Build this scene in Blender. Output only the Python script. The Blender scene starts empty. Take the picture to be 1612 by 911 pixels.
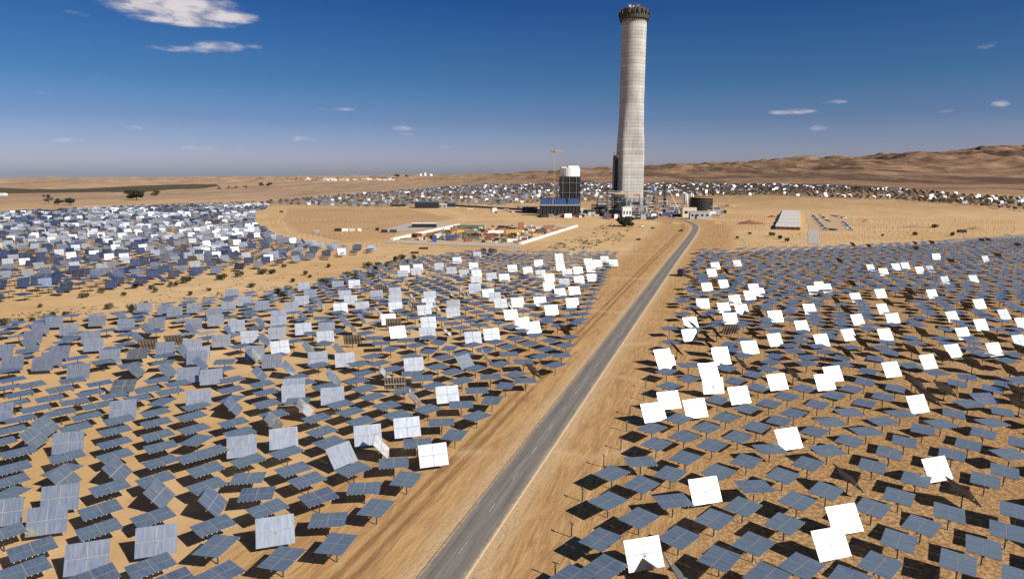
import bpy, bmesh, math, random
import numpy as np
from mathutils import Vector, Matrix
R_ = math.radians
rnd = random.Random(7)
nrg = np.random.default_rng(7)
scene = bpy.context.scene
COL = scene.collection

# ------------------------------------------------------------------ camera
FOC, Y0, CAMH = 1050.0, 273.0, 52.5
PITCH = math.atan((455.5 - Y0) / FOC)
cam_d = bpy.data.cameras.new('camera'); cam = bpy.data.objects.new('camera', cam_d); COL.objects.link(cam)
cam_d.sensor_width = 36; cam_d.lens = 36 * FOC / 1612; cam_d.clip_start = 0.5; cam_d.clip_end = 60000
cam.location = (0, 0, CAMH); cam.rotation_euler = (math.pi / 2 - PITCH, 0, 0)
scene.camera = cam
scene.render.resolution_x = 1024; scene.render.resolution_y = 578

# ------------------------------------------------------------------ world, sun, exposure
SUN_AZ, SUN_EL = 127.0, 35.0          # clockwise from +Y
world = bpy.data.worlds.new('World'); scene.world = world; world.use_nodes = True
wn, wl = world.node_tree.nodes, world.node_tree.links
wn.clear()
def N(t, **k):
    n = wn.new(t)
    for a, b in k.items(): setattr(n, a, b)
    return n
sky = N('ShaderNodeTexSky', sky_type='NISHITA', sun_disc=False)
sky.sun_elevation = R_(SUN_EL); sky.sun_rotation = R_(SUN_AZ)
sky.altitude = 300; sky.air_density = 1.0; sky.dust_density = 1.6; sky.ozone_density = 3.0
gam = N('ShaderNodeGamma'); gam.inputs[1].default_value = SKY_GAMMA = 1.0
wl.new(sky.outputs[0], gam.inputs[0])
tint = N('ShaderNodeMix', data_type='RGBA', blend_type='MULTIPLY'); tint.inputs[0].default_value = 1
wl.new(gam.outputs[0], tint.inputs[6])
# clouds placed by direction in the sky (azimuth / elevation in degrees)
tc = N('ShaderNodeTexCoord'); sep = N('ShaderNodeSeparateXYZ'); wl.new(tc.outputs['Generated'], sep.inputs[0])
def M(op, a, b=None, c=None):
    n = N('ShaderNodeMath', operation=op)
    for i, v in enumerate((a, b, c)):
        if v is None: continue
        if isinstance(v, (int, float)): n.inputs[i].default_value = v
        else: wl.new(v, n.inputs[i])
    return n.outputs[0]
az = M('MULTIPLY', M('ARCTAN2', sep.outputs[0], sep.outputs[1]), 57.2958)
el = M('MULTIPLY', M('ARCSINE', sep.outputs[2]), 57.2958)
# the deep polarised blue of the upper sky in view and the lavender band at the horizon
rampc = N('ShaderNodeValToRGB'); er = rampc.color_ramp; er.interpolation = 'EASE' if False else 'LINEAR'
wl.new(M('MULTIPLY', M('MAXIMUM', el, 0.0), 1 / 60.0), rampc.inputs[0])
TINT = [(0, (2.0, 1.92, 2.5)), (0.9, (1.72, 1.66, 2.34)), (2.2, (1.18, 1.22, 1.88)), (4.2, (.70, .85, 1.36)), (7.2, (.38, .70, 1.10)), (14.0, (.155, .46, .95)), (20, (.62, .80, .88)), (27, (1.22, 1.32, 1.25)), (34, (.36, .66, 1.02)), (48, (.11, .38, .92)), (60, (.04, .17, .46))]  # above the frame: pale band added, zenith darkened, to set what the mirrors reflect
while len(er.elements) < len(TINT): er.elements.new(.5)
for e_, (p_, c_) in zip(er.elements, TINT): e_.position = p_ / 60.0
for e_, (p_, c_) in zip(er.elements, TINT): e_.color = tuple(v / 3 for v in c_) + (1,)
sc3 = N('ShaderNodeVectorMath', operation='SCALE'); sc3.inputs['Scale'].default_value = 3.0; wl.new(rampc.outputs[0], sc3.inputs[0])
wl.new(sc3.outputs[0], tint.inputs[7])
cb = N('ShaderNodeCombineXYZ'); wl.new(M('MULTIPLY', az, 0.55), cb.inputs[0]); wl.new(M('MULTIPLY', el, 1.5), cb.inputs[1])
nz = N('ShaderNodeTexNoise'); nz.inputs['Scale'].default_value = 0.9; nz.inputs['Detail'].default_value = 9; nz.inputs['Roughness'].default_value = 0.58
wl.new(cb.outputs[0], nz.inputs['Vector'])
def pix_dir(px, py):
    F = Vector((0, math.cos(PITCH), -math.sin(PITCH))); U = Vector((0, math.sin(PITCH), math.cos(PITCH)))
    d = (F + Vector((1, 0, 0)) * (px - 806) / FOC + U * (455.5 - py) / FOC).normalized()
    return math.degrees(math.atan2(d.x, d.y)), math.degrees(math.asin(d.z))
CLOUDS = [(280, 14, 128, 25, 1.3), (225, 10, 70, 15, 1.2), (345, 27, 68, 14, 1.25), (290, 34, 96, 11, 1.1), (345, 75, 52, 10, .8), (285, 78, 60, 7, .6), (120, 22, 26, 7, .4), (400, 74, 20, 5, .45),
          (1245, 177, 42, 6, .6), (1312, 161, 26, 4, .55), (1292, 202, 20, 6, .55), (1575, 165, 18, 6, .55), (1548, 73, 26, 7, .3), (1485, 176, 24, 4, .4),
          (530, 172, 34, 4, .38), (560, 192, 34, 4, .38), (635, 203, 22, 6, .5), (640, 212, 20, 4, .4), (213, 202, 24, 5, .4), (480, 220, 40, 7, .3), (110, 223, 44, 6, .25), (340, 232, 90, 9, .25), (700, 232, 50, 6, .25), (75, 147, 20, 5, .2)]
tot = None
for px, py, hw, hh, a in CLOUDS:
    ca, ce = pix_dir(px, py); sa = hw / FOC * 57.3 * math.cos(math.atan((px - 806) / FOC)) ** 2; se = hh / FOC * 57.3
    dx = M('MULTIPLY', M('SUBTRACT', az, ca), 1 / sa); dy = M('MULTIPLY', M('SUBTRACT', el, ce), 1 / se)
    # flat underside: the lower half falls off faster
    dy2 = M('MULTIPLY', dy, M('ADD', 1.0, M('MULTIPLY', M('LESS_THAN', dy, 0.0), 0.5)))
    r2 = M('ADD', M('MULTIPLY', dx, dx), M('MULTIPLY', dy2, dy2))
    v = M('MULTIPLY', M('MAXIMUM', M('SUBTRACT', 1.0, r2), 0.0), a)
    tot = v if tot is None else M('MAXIMUM', tot, v)
cl = M('ADD', M('MULTIPLY', tot, 1.0), M('MULTIPLY', M('SUBTRACT', nz.outputs[0], 0.5), 1.9))
mr = N('ShaderNodeMapRange', interpolation_type='SMOOTHSTEP'); mr.inputs[1].default_value = 0.05; mr.inputs[2].default_value = 1.35
wl.new(M('MULTIPLY', cl, M('GREATER_THAN', tot, 0.001)), mr.inputs[0])
edge = M('MINIMUM', M('MULTIPLY', tot, 5.0), 1.0)
cmask = M('MULTIPLY', M('MULTIPLY', mr.outputs[0], edge), 0.88)
cmix = N('ShaderNodeMix', data_type='RGBA'); wl.new(cmask, cmix.inputs[0])
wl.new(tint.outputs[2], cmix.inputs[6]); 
ccol = N('ShaderNodeMix', data_type='RGBA'); ccol.inputs[6].default_value = (6.8, 6.3, 7.2, 1); ccol.inputs[7].default_value = (12.6, 11.7, 11.6, 1)
nz2 = N('ShaderNodeTexNoise'); nz2.inputs['Scale'].default_value = .9; nz2.inputs['Detail'].default_value = 4; wl.new(cb.outputs[0], nz2.inputs['Vector'])
mr2 = N('ShaderNodeMapRange', interpolation_type='SMOOTHSTEP'); mr2.inputs[1].default_value = .34; mr2.inputs[2].default_value = .60; wl.new(nz2.outputs[0], mr2.inputs[0])
wl.new(mr2.outputs[0], ccol.inputs[0]); wl.new(ccol.outputs[2], cmix.inputs[7])
bg = N('ShaderNodeBackground'); bg.inputs[1].default_value = 0.05
wl.new(cmix.outputs[2], bg.inputs[0])
wo = N('ShaderNodeOutputWorld'); wl.new(bg.outputs[0], wo.inputs[0])

sd = bpy.data.lights.new('sun', 'SUN'); sd.energy = 5.0; sd.angle = R_(0.53); sd.color = (1.0, 0.93, 0.83)
sun = bpy.data.objects.new('sun', sd); COL.objects.link(sun)
SV = Vector((math.sin(R_(SUN_AZ)) * math.cos(R_(SUN_EL)), math.cos(R_(SUN_AZ)) * math.cos(R_(SUN_EL)), math.sin(R_(SUN_EL))))
sun.rotation_euler = SV.to_track_quat('Z', 'Y').to_euler()
scene.view_settings.view_transform = 'Standard'; scene.view_settings.look = 'None'
scene.view_settings.exposure = 0.3; scene.view_settings.gamma = 1.0
scene.cycles.max_bounces = 5; scene.cycles.diffuse_bounces = 2; scene.cycles.glossy_bounces = 3

# ------------------------------------------------------------------ geometry of the view (used to place things on the ground where the photo shows them)
FW = np.array([0, math.cos(PITCH), -math.sin(PITCH)]); UP = np.array([0, math.sin(PITCH), math.cos(PITCH)])
def gp(px, py, z=0.0):
    r = FW + np.array([1, 0, 0]) * (px - 806) / FOC + UP * (455.5 - py) / FOC
    t = (z - CAMH) / r[2]
    return float(r[0] * t), float(r[1] * t)
def proj(x, y, z):
    d = y * FW[1] + (z - CAMH) * FW[2]
    return 806 + FOC * x / d, 455.5 - FOC * (y * UP[1] + (z - CAMH) * UP[2]) / d
def zat(x, y, py):                       # height above (x, y) that shows at picture row py
    a = (455.5 - py) / FOC
    # (y*U1 + h*U2) = a*(y*F1 + h*F2)
    h = (a * y * FW[1] - y * UP[1]) / (UP[2] - a * FW[2])
    return CAMH + h
def scale_at(x, y, z=0): return FOC / (y * FW[1] + (z - CAMH) * FW[2])   # px per metre

# ------------------------------------------------------------------ noise
def vnoise(x, y, seed=0):
    xi = np.floor(x).astype(np.int64); yi = np.floor(y).astype(np.int64); fx = x - xi; fy = y - yi
    fx = fx * fx * fx * (fx * (fx * 6 - 15) + 10); fy = fy * fy * fy * (fy * (fy * 6 - 15) + 10)
    def h(a, b):
        n = (a * 374761393 + b * 668265263 + seed * 974711) & 0x7fffffff
        n = ((n ^ (n >> 13)) * 1274126177) & 0x7fffffff
        return ((n ^ (n >> 16)) & 0xffff) / 65535.0
    return (h(xi, yi) * (1 - fx) + h(xi + 1, yi) * fx) * (1 - fy) + (h(xi, yi + 1) * (1 - fx) + h(xi + 1, yi + 1) * fx) * fy
def fbm(x, y, o=4, seed=0, g=.5):
    s = 0; a = 1; t = 0
    for i in range(o):
        s = s + a * vnoise(x * 2 ** i + 13.7 * i, y * 2 ** i + 7.3 * i, seed + i); t += a; a *= g
    return s / t

# ------------------------------------------------------------------ terrain height
_DS = np.array([0, 900, 1100, 1400, 2000, 3000, 4500, 7000, 9500])
_AZ = np.degrees(np.arctan((np.array([0, 400, 700, 1000, 1300, 1612]) - 806) / FOC))
_YI = np.array([  # picture row of the ground at each distance
    [330, 322, 311, 301, 291, 286, 283, 282],
    [330, 321, 309, 299, 289, 284, 281, 281],
    [330, 319, 305, 295, 286, 281, 279, 278],
    [330, 318, 301, 288, 277, 271, 268, 267],
    [330, 316, 297, 284, 271, 262, 258, 257],
    [330, 311, 297, 286, 268, 255, 247, 246]], float)
_ZT = np.zeros((6, 9))
for i in range(6):
    for j in range(8):
        _ZT[i, j + 1] = 0 if j == 0 else CAMH - (_YI[i, j] - Y0) * _DS[j + 1] / FOC
_AZX = np.concatenate([[-181], _AZ, [181]]); _ZX = np.vstack([_ZT[:1], _ZT, _ZT[:1]])
def height(x, y):
    x = np.asarray(x, float); y = np.asarray(y, float)
    D = np.hypot(x, y); A = np.degrees(np.arctan2(x, y))
    i = np.clip(np.searchsorted(_AZX, A) - 1, 0, 6); t = (A - _AZX[i]) / (_AZX[i + 1] - _AZX[i]); t = t * t * (3 - 2 * t)
    j = np.clip(np.searchsorted(_DS, D) - 1, 0, 7); s = np.clip((D - _DS[j]) / (_DS[j + 1] - _DS[j]), 0, 1)
    z = (_ZX[i, j] * (1 - s) + _ZX[i, j + 1] * s) * (1 - t) + (_ZX[i + 1, j] * (1 - s) + _ZX[i + 1, j + 1] * s) * t
    amp = np.interp(D, [0, 1150, 1700, 2600, 4500, 9500], [0, 0, 4, 24, 85, 110]) * np.interp(A, [-60, -20, 5, 12, 25, 60], [.42, .42, .46, .8, 1.0, 1.1])
    n = 1 - np.abs(2 * fbm(x / 760, y / 1100, 5, 3, .5) - 1)
    n2 = fbm(x / 210, y / 330, 4, 9, .5)
    return z + amp * ((n - .72) * 1.3 + (n2 - .5) * 1.15)
def hz(x, y): return float(height(np.array([x]), np.array([y]))[0])
def ground_at(px, py):                   # first ground point behind a picture position
    r = FW + np.array([1, 0, 0]) * (px - 806) / FOC + UP * (455.5 - py) / FOC
    ts = np.geomspace(60, 12000, 1500); X = r[0] * ts; Y = r[1] * ts; Zr = CAMH + r[2] * ts
    b = np.nonzero(Zr < height(X, Y))[0]
    k = b[0] if len(b) else len(ts) - 1
    return float(X[k]), float(Y[k]), hz(X[k], Y[k])

# ------------------------------------------------------------------ materials
def mat(name):
    m = bpy.data.materials.new(name); m.use_nodes = True
    nt = m.node_tree; b = nt.nodes['Principled BSDF']
    return m, nt.nodes, nt.links, b
def simple(name, col, rough=.7, metal=0.0, var=.18, scale=.6, bump=0.0):
    m, n, l, b = mat(name)
    tc_ = n.new('ShaderNodeTexCoord'); nz_ = n.new('ShaderNodeTexNoise'); nz_.inputs['Scale'].default_value = scale; nz_.inputs['Detail'].default_value = 6
    l.new(tc_.outputs['Object'], nz_.inputs['Vector'])
    mx = n.new('ShaderNodeMix'); mx.data_type = 'RGBA'; l.new(nz_.outputs[0], mx.inputs[0])
    mx.inputs[6].default_value = tuple(c * (1 - var * 1.6) for c in col) + (1,); mx.inputs[7].default_value = tuple(min(1, c * (1 + var * 1.6)) for c in col) + (1,)
    l.new(mx.outputs[2], b.inputs['Base Color'])
    b.inputs['Roughness'].default_value = rough; b.inputs['Metallic'].default_value = metal
    if bump:
        bp = n.new('ShaderNodeBump'); bp.inputs['Strength'].default_value = bump; l.new(nz_.outputs[0], bp.inputs['Height']); l.new(bp.outputs[0], b.inputs['Normal'])
    return m
MAT = {}
MAT['steel'] = simple('galvanised_steel', (.34, .33, .31), .5, .3, .1, 3)
MAT['rack'] = simple('mirror_rack_steel', (.17, .14, .12), .55, .2, .12, 2)
MAT['dark_steel'] = simple('dark_steel', (.05, .048, .045), .6, .2)
MAT['grey'] = simple('grey_sheet', (.36, .36, .35), .6)
MAT['midgrey'] = simple('mid_grey_sheet', (.2, .2, .2), .6)
MAT['white'] = simple('white_sheet', (.78, .78, .76), .55, 0, .05)
MAT['cream'] = simple('cream_wall', (.6, .55, .46), .8, 0, .08)
MAT['blue'] = simple('blue_sheet', (.035, .09, .27), .5, 0, .15, .2)
MAT['teal'] = simple('teal_sheet', (.06, .13, .16), .5)
MAT['yellow'] = simple('yellow_paint', (.55, .37, .10), .5)
MAT['orange'] = simple('orange_paint', (.36, .15, .08), .6)
MAT['red'] = simple('red_paint', (.20, .07, .055), .6)
MAT['green'] = simple('green_paint', (.11, .14, .085), .7)
MAT['crown'] = simple('formwork_sheets', (.055, .06, .045), .8, 0, .35, .3)
MAT['sandpad'] = simple('trodden_sand', (.46, .31, .17), .95, 0, .12, .1, .3)
MAT['wornwhite'] = simple('worn_white_roof', (.55, .53, .49), .8, 0, .1, .3)
MAT['rust'] = simple('rusty_metal', (.22, .09, .05), .8)
MAT['black'] = simple('black_surface', (.018, .018, .02), .6)
MAT['tyre'] = simple('tyre_rubber', (.02, .02, .02), .85)
MAT['glass'] = simple('dark_glass', (.02, .025, .03), .12, 0, .05)
MAT['bark'] = simple('bark', (.10, .07, .05), .9)
MAT['leaf_dark'] = simple('leaf_dark', (.022, .028, .014), .8, 0, .35, 1.5)
MAT['leaf'] = simple('leaf_dry', (.085, .085, .035), .8, 0, .35, 1.5)
MAT['gravel'] = simple('grey_gravel', (.42, .38, .33), .95, 0, .12, .3, .3)
MAT['wall'] = simple('white_wall', (.72, .70, .66), .8, 0, .06, .2)
MAT['soil'] = simple('loose_soil', (.38, .24, .12), .95, 0, .2, .15, .4)
MAT['silverpaint'] = simple('silver_car_paint', (.45, .46, .47), .3, .5, .03)
MAT['navy'] = simple('navy_car_paint', (.03, .04, .08), .3, .2, .03)

def mirror_material(nm, d0, d1, gc, h0=.20, h1=.36):
    m, n, l, b = mat(nm)
    out = n['Material Output']
    tc_ = n.new('ShaderNodeTexCoord'); mp = n.new('ShaderNodeMapping'); mp.inputs['Scale'].default_value = (4.5, .45, 1)
    uv = n.new('ShaderNodeUVMap'); uv.uv_map = 'UVMap'
    l.new(uv.outputs[0], mp.inputs[0])
    oi = n.new('ShaderNodeObjectInfo'); ge = n.new('ShaderNodeNewGeometry')
    cm = n.new('ShaderNodeCombineXYZ'); 
    mt = n.new('ShaderNodeMath'); mt.operation = 'MULTIPLY'; l.new(ge.outputs['Random Per Island'], mt.inputs[0]); mt.inputs[1].default_value = 37.0
    mt2 = n.new('ShaderNodeMath'); mt2.operation = 'MULTIPLY_ADD'; l.new(oi.outputs['Random'], mt2.inputs[0]); mt2.inputs[1].default_value = 91.0; l.new(mt.outputs[0], mt2.inputs[2])
    l.new(mt2.outputs[0], cm.inputs[0]); l.new(mt2.outputs[0], cm.inputs[2])
    ad = n.new('ShaderNodeVectorMath'); l.new(mp.outputs[0], ad.inputs[0]); l.new(cm.outputs[0], ad.inputs[1])
    st = n.new('ShaderNodeTexNoise'); st.inputs['Scale'].default_value = 1.0; st.inputs['Detail'].default_value = 4; l.new(ad.outputs[0], st.inputs['Vector'])
    # dust film
    dr = n.new('ShaderNodeMapRange'); dr.inputs[1].default_value = .3; dr.inputs[2].default_value = .75; dr.inputs[3].default_value = d0; dr.inputs[4].default_value = d1
    l.new(st.outputs[0], dr.inputs[0])
    dust = n.new('ShaderNodeBsdfDiffuse'); dust.inputs[0].default_value = (.36, .39, .40, 1)
    # faint waviness of the sheets
    bp = n.new('ShaderNodeBump'); bp.inputs['Strength'].default_value = .10; bp.inputs['Distance'].default_value = .02; l.new(st.outputs[0], bp.inputs['Height'])
    g1 = n.new('ShaderNodeBsdfGlossy'); g1.inputs['Color'].default_value = gc; g1.inputs['Roughness'].default_value = .06; l.new(bp.outputs[0], g1.inputs['Normal'])
    g2 = n.new('ShaderNodeBsdfGlossy'); g2.inputs['Color'].default_value = (.80, .82, .84, 1); g2.inputs['Roughness'].default_value = .47
    hz_ = n.new('ShaderNodeMapRange'); hz_.inputs[1].default_value = .3; hz_.inputs[2].default_value = .7; hz_.inputs[3].default_value = h0; hz_.inputs[4].default_value = h1; l.new(st.outputs[0], hz_.inputs[0])
    a = n.new('ShaderNodeMixShader'); l.new(hz_.outputs[0], a.inputs[0]); l.new(g1.outputs[0], a.inputs[1]); l.new(g2.outputs[0], a.inputs[2])
    c = n.new('ShaderNodeMixShader'); l.new(dr.outputs[0], c.inputs[0]); l.new(a.outputs[0], c.inputs[1]); l.new(dust.outputs[0], c.inputs[2])
    l.new(c.outputs[0], out.inputs[0])
    return m
MAT['mirror'] = mirror_material('mirror_glass', .09, .26, (.94, .91, .85, 1), .21, .36)
MAT['mirror_dim'] = mirror_material('dimmed_mirror_glass', .02, .06, (.60, .64, .68, 1), .06, .14)  # darker reflection put into the glass colour, with a thinner dust film

# ------------------------------------------------------------------ mesh helpers
class MB:
    def __init__(s): s.v = []; s.f = []; s.m = []; s.mats = []; s.uv = {}
    def mi(s, m):
        if m not in s.mats: s.mats.append(m)
        return s.mats.index(m)
    def raw(s, vs, fs, m='steel'):
        o = len(s.v); s.v += [tuple(p) for p in vs]; k = s.mi(m)
        for f in fs: s.f.append(tuple(i + o for i in f)); s.m.append(k)
    def box(s, x0, x1, y0, y1, z0, z1, m='steel', M_=None, taper=0):
        t = taper
        vs = [Vector(p) for p in ((x0, y0, z0), (x1, y0, z0), (x1, y1, z0), (x0, y1, z0), (x0 + t, y0 + t, z1), (x1 - t, y0 + t, z1), (x1 - t, y1 - t, z1), (x0 + t, y1 - t, z1))]
        if M_: vs = [M_ @ p for p in vs]
        s.raw(vs, [(0, 3, 2, 1), (4, 5, 6, 7), (0, 1, 5, 4), (1, 2, 6, 5), (2, 3, 7, 6), (3, 0, 4, 7)], m); return s
    def bar(s, a, b, w=.1, m='steel', sides=4, w2=None):
        a = Vector(a); b = Vector(b); d = (b - a).normalized(); w2 = w if w2 is None else w2
        u = d.orthogonal().normalized(); v = d.cross(u)
        A = []; B = []
        for i in range(sides):
            t = 2 * math.pi * (i + .5) / sides; o = u * math.cos(t) + v * math.sin(t)
            A.append(a + o * w); B.append(b + o * w2)
        n = sides
        s.raw(A + B, [(i, (i + 1) % n, n + (i + 1) % n, n + i) for i in range(n)] + [tuple(range(n))[::-1], tuple(range(n, 2 * n))], m); return s
    def lathe(s, prof, m='steel', n=16, c=(0, 0), cap=True):
        vs = []; fs = []
        for r, z in prof:
            for i in range(n): t = 2 * math.pi * i / n; vs.append((c[0] + r * math.cos(t), c[1] + r * math.sin(t), z))
        for k in range(len(prof) - 1):
            for i in range(n): j = (i + 1) % n; fs.append((k * n + i, k * n + j, (k + 1) * n + j, (k + 1) * n + i))
        if cap: fs.append(tuple(range(n))[::-1]); fs.append(tuple((len(prof) - 1) * n + i for i in range(n)))
        s.raw(vs, fs, m); return s
    def build(s, name, parent=None, smooth=False, loc=None, rot=None):
        me = bpy.data.meshes.new(name); me.from_pydata(s.v, [], s.f)
        for k in s.mats: me.materials.append(MAT[k])
        me.polygons.foreach_set('material_index', s.m)
        if smooth: me.polygons.foreach_set('use_smooth', [True] * len(s.f))
        me.update()
        o = bpy.data.objects.new(name, me); COL.objects.link(o)
        if parent: o.parent = parent
        if loc is not None: o.location = loc
        if rot is not None: o.rotation_euler = rot
        return o
def empty(name, loc, rz=0, label=None, cat=None, group=None):
    o = bpy.data.objects.new(name, None); COL.objects.link(o); o.location = loc; o.rotation_euler = (0, 0, rz); o.empty_display_size = .5
    return tag(o, label, cat, group)
def tag(o, label=None, cat=None, group=None, kind=None):
    for k, v in (('label', label), ('category', cat), ('group', group), ('kind', kind)):
        if v: o[k] = v
    return o
def kids(o): return [c for c in bpy.data.objects if c.parent == o]
KC = {}
def copy_tree(o, parent=None):
    if o.name not in KC: KC[o.name] = kids(o)
    c = o.copy(); COL.objects.link(c)
    if parent is not None: c.parent = parent
    for ch in KC[o.name]: copy_tree(ch, c)
    return c

# ------------------------------------------------------------------ the road's course (ground points)
ROAD_PX = [(694, 911), (854.3, 691), (997.8, 494), (1063, 404.5), (1078, 386), (1094, 364), (1096, 357), (1090, 351.5), (1077, 347), (1058, 344), (1040, 342.5)]
rp = [gp(*p) for p in ROAD_PX]
d0 = Vector((rp[1][0] - rp[0][0], rp[1][1] - rp[0][1])).normalized()
rp = [(rp[0][0] - d0.x * 150, rp[0][1] - d0.y * 150)] + rp
def smooth_line(pts, it=3):
    for _ in range(it):
        q = [pts[0]]
        for a, b in zip(pts, pts[1:]):
            q.append((a[0] * .75 + b[0] * .25, a[1] * .75 + b[1] * .25)); q.append((a[0] * .25 + b[0] * .75, a[1] * .25 + b[1] * .75))
        q.append(pts[-1]); pts = q
    return pts
road_line = smooth_line(rp)
def resample(pts, step):
    out = [pts[0]]; acc = 0
    for a, b in zip(pts, pts[1:]):
        L = math.hypot(b[0] - a[0], b[1] - a[1]); t = step - acc
        while t < L: out.append((a[0] + (b[0] - a[0]) * t / L, a[1] + (b[1] - a[1]) * t / L)); t += step
        acc = (acc + L) % step if L else acc
    return out
road_s = resample(road_line, 4.0)
RA = np.array(road_s)
def road_coords(x, y):                   # signed distance (right positive) and distance along
    best = np.full(x.shape, 1e9); sd_ = np.zeros(x.shape); al = np.zeros(x.shape)
    P0 = RA[::3]; 
    for k in range(len(P0) - 1):
        a = P0[k]; d = P0[k + 1] - a; L = np.hypot(*d); d = d / L
        rx = x - a[0]; ry = y - a[1]; t = rx * d[0] + ry * d[1]; tc2 = np.clip(t, -1e9 if k == 0 else 0, L)
        px_ = rx - d[0] * tc2; py_ = ry - d[1] * tc2; dd = np.hypot(px_, py_); s_ = np.sign(rx * d[1] - ry * d[0])
        m = dd < best; best = np.where(m, dd, best); sd_ = np.where(m, dd * s_, sd_); al = np.where(m, k * 12 + tc2, al)
    return sd_, al
def seg_dist(x, y, pts):
    best = np.full(x.shape, 1e9)
    for a, b in zip(pts, pts[1:]):
        dx, dy = b[0] - a[0], b[1] - a[1]; t = np.clip(((x - a[0]) * dx + (y - a[1]) * dy) / (dx * dx + dy * dy), 0, 1)
        best = np.minimum(best, np.hypot(x - a[0] - dx * t, y - a[1] - dy * t))
    return best
def inpoly(x, y, poly):
    x = np.asarray(x); y = np.asarray(y); c = np.zeros(x.shape, bool); n = len(poly); j = n - 1
    for i in range(n):
        xi, yi = poly[i]; xj, yj = poly[j]
        c ^= ((yi > y) != (yj > y)) & (x < (xj - xi) * (y - yi) / (yj - yi + 1e-12) + xi); j = i
    return c
POLY_L = [gp(*p) for p in [(-500, 560), (0, 517), (100, 508), (200, 497), (300, 478), (430, 464), (500, 452), (570, 432), (640, 414), (700, 405), (760, 400), (978, 402), (968, 430), (945, 475), (925, 510), (880, 590), (800, 662), (735, 712), (655, 800), (560, 930), (380, 1200), (-900, 1200)]]
POLY_R = [gp(*p) for p in [(1100, 398), (1300, 393), (1450, 385), (1612, 374), (1900, 352), (2300, 520), (2300, 1250), (900, 1250), (880, 911), (905, 850), (925, 780), (960, 700), (1010, 600), (1035, 560), (1065, 500), (1082, 450)]]
POLY_M = [gp(*p) for p in [(-500, 535), (0, 478), (60, 472), (150, 462), (250, 452), (330, 437), (420, 422), (500, 412), (560, 405), (592, 400), (586, 394), (500, 388), (440, 377), (402, 355), (400, 338), (430, 325), (400, 320), (200, 327), (0, 337), (-500, 352)]]
YARD = [gp(*p) for p in [(617, 378), (818, 385), (908, 356), (724, 354)]]

# ------------------------------------------------------------------ the ground: one sheet out to the horizon
angs = np.radians(np.concatenate([np.arange(-180, -46, 4.0), np.linspace(-46, 46, 900), np.arange(50, 180, 4.0)]))
rads = np.concatenate([[0.01], np.linspace(8, 48, 9), np.geomspace(52, 12000, 640)])
AA, RR = np.meshgrid(angs, rads)
GX = RR * np.sin(AA); GY = RR * np.cos(AA); GZ = height(GX, GY)
sdist, along = road_coords(GX, GY)
# shallow banks and ruts beside the road
near = np.clip(1 - RR / 900, 0, 1)
GZ = GZ + near * ((fbm(GX / 9, GY / 9, 3, 21) - .5) * .35) * np.clip((np.abs(sdist) - 4) / 6, 0, 1)
nA, nR = len(angs), len(rads)
idx = np.arange(nA * nR).reshape(nR, nA)
q = np.stack([idx[:-1, :], np.roll(idx, -1, 1)[:-1, :], np.roll(idx, -1, 1)[1:, :], idx[1:, :]], -1).reshape(-1, 4)[:, ::-1]
me = bpy.data.meshes.new('ground'); me.vertices.add(nA * nR); me.vertices.foreach_set('co', np.stack([GX, GY, GZ], -1).ravel())
me.loops.add(q.size); me.polygons.add(len(q)); me.loops.foreach_set('vertex_index', q.ravel().astype(np.int32))
me.polygons.foreach_set('loop_start', np.arange(0, q.size, 4, dtype=np.int32)); me.polygons.foreach_set('loop_total', np.full(len(q), 4, np.int32))
me.polygons.foreach_set('use_smooth', np.ones(len(q), bool)); me.update(calc_edges=True)
ground = bpy.data.objects.new('ground', me); COL.objects.link(ground); tag(ground, 'orange sandy desert ground rising to bare brown hills', 'ground', kind='structure')
def attr(name, arr):
    a = me.attributes.new(name, 'FLOAT', 'POINT'); a.data.foreach_set('value', np.ascontiguousarray(arr, np.float32).ravel())
attr('road_d', sdist); attr('road_t', along)
tracks = [[(975, 399), (1072, 401), (1300, 392), (1450, 384), (1640, 371)], [(640, 407), (760, 398), (975, 399)], [(930, 437), (1050, 440)], [(905, 487), (985, 492)], [(985, 395), (1005, 376), (1022, 358), (1033, 345)],
          [(880, 545), (945, 553)], [(960, 545), (1030, 540)], [(960, 590), (1010, 600)], [(880, 712), (925, 722), (990, 712)], [(715, 715), (770, 712)], [(800, 598), (850, 606)],
          [(0, 331), (200, 322), (420, 313), (640, 296)], [(470, 330), (446, 338), (438, 350), (460, 368), (520, 383), (640, 393)], [(1270, 385), (1272, 362)],
          [(1130, 330), (1200, 330), (1330, 322), (1500, 330), (1640, 345)], [(620, 392), (760, 392), (860, 388), (950, 370)], [(720, 352), (735, 340), (700, 330)], [(60, 478), (300, 452), (430, 432)]]
tm = np.zeros(GX.shape); sub = RR < 1400
for tpx in tracks:
    pts = [ground_at(*p)[:2] for p in tpx]
    d = seg_dist(GX[sub], GY[sub], pts); w = 2.6 if RR[sub].min() else 3
    dist = RR[sub]; ww = 1.3 + dist * .0025
    tm[sub] = np.maximum(tm[sub], np.exp(-(d / ww) ** 2))
attr('track', tm)
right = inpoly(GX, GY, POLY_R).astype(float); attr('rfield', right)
left_ = inpoly(GX, GY, POLY_L).astype(float); attr('lfield', np.maximum(left_, inpoly(GX, GY, POLY_M)))
crop = inpoly(GX, GY, [ground_at(*p)[:2] for p in [(-200, 309), (0, 305), (230, 302), (345, 293), (340, 290), (0, 296), (-200, 297)]]).astype(float); attr('crop', crop)
plain = np.clip((RR - 900) / 700, 0, 1); 
furr = inpoly(GX, GY, [gp(*p) for p in [(455, 330), (640, 330), (720, 343), (640, 358), (612, 376), (540, 380), (470, 366), (445, 346)]]).astype(float); attr('furrow', furr)
attr('tang', np.degrees(np.arctan2(GX - 147.0, 860.0 - GY)) * 8.0)
attr('far', plain); attr('west', np.clip((-np.degrees(np.arctan2(GX, GY)) + 4) / 14, 0, 1))
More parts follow.
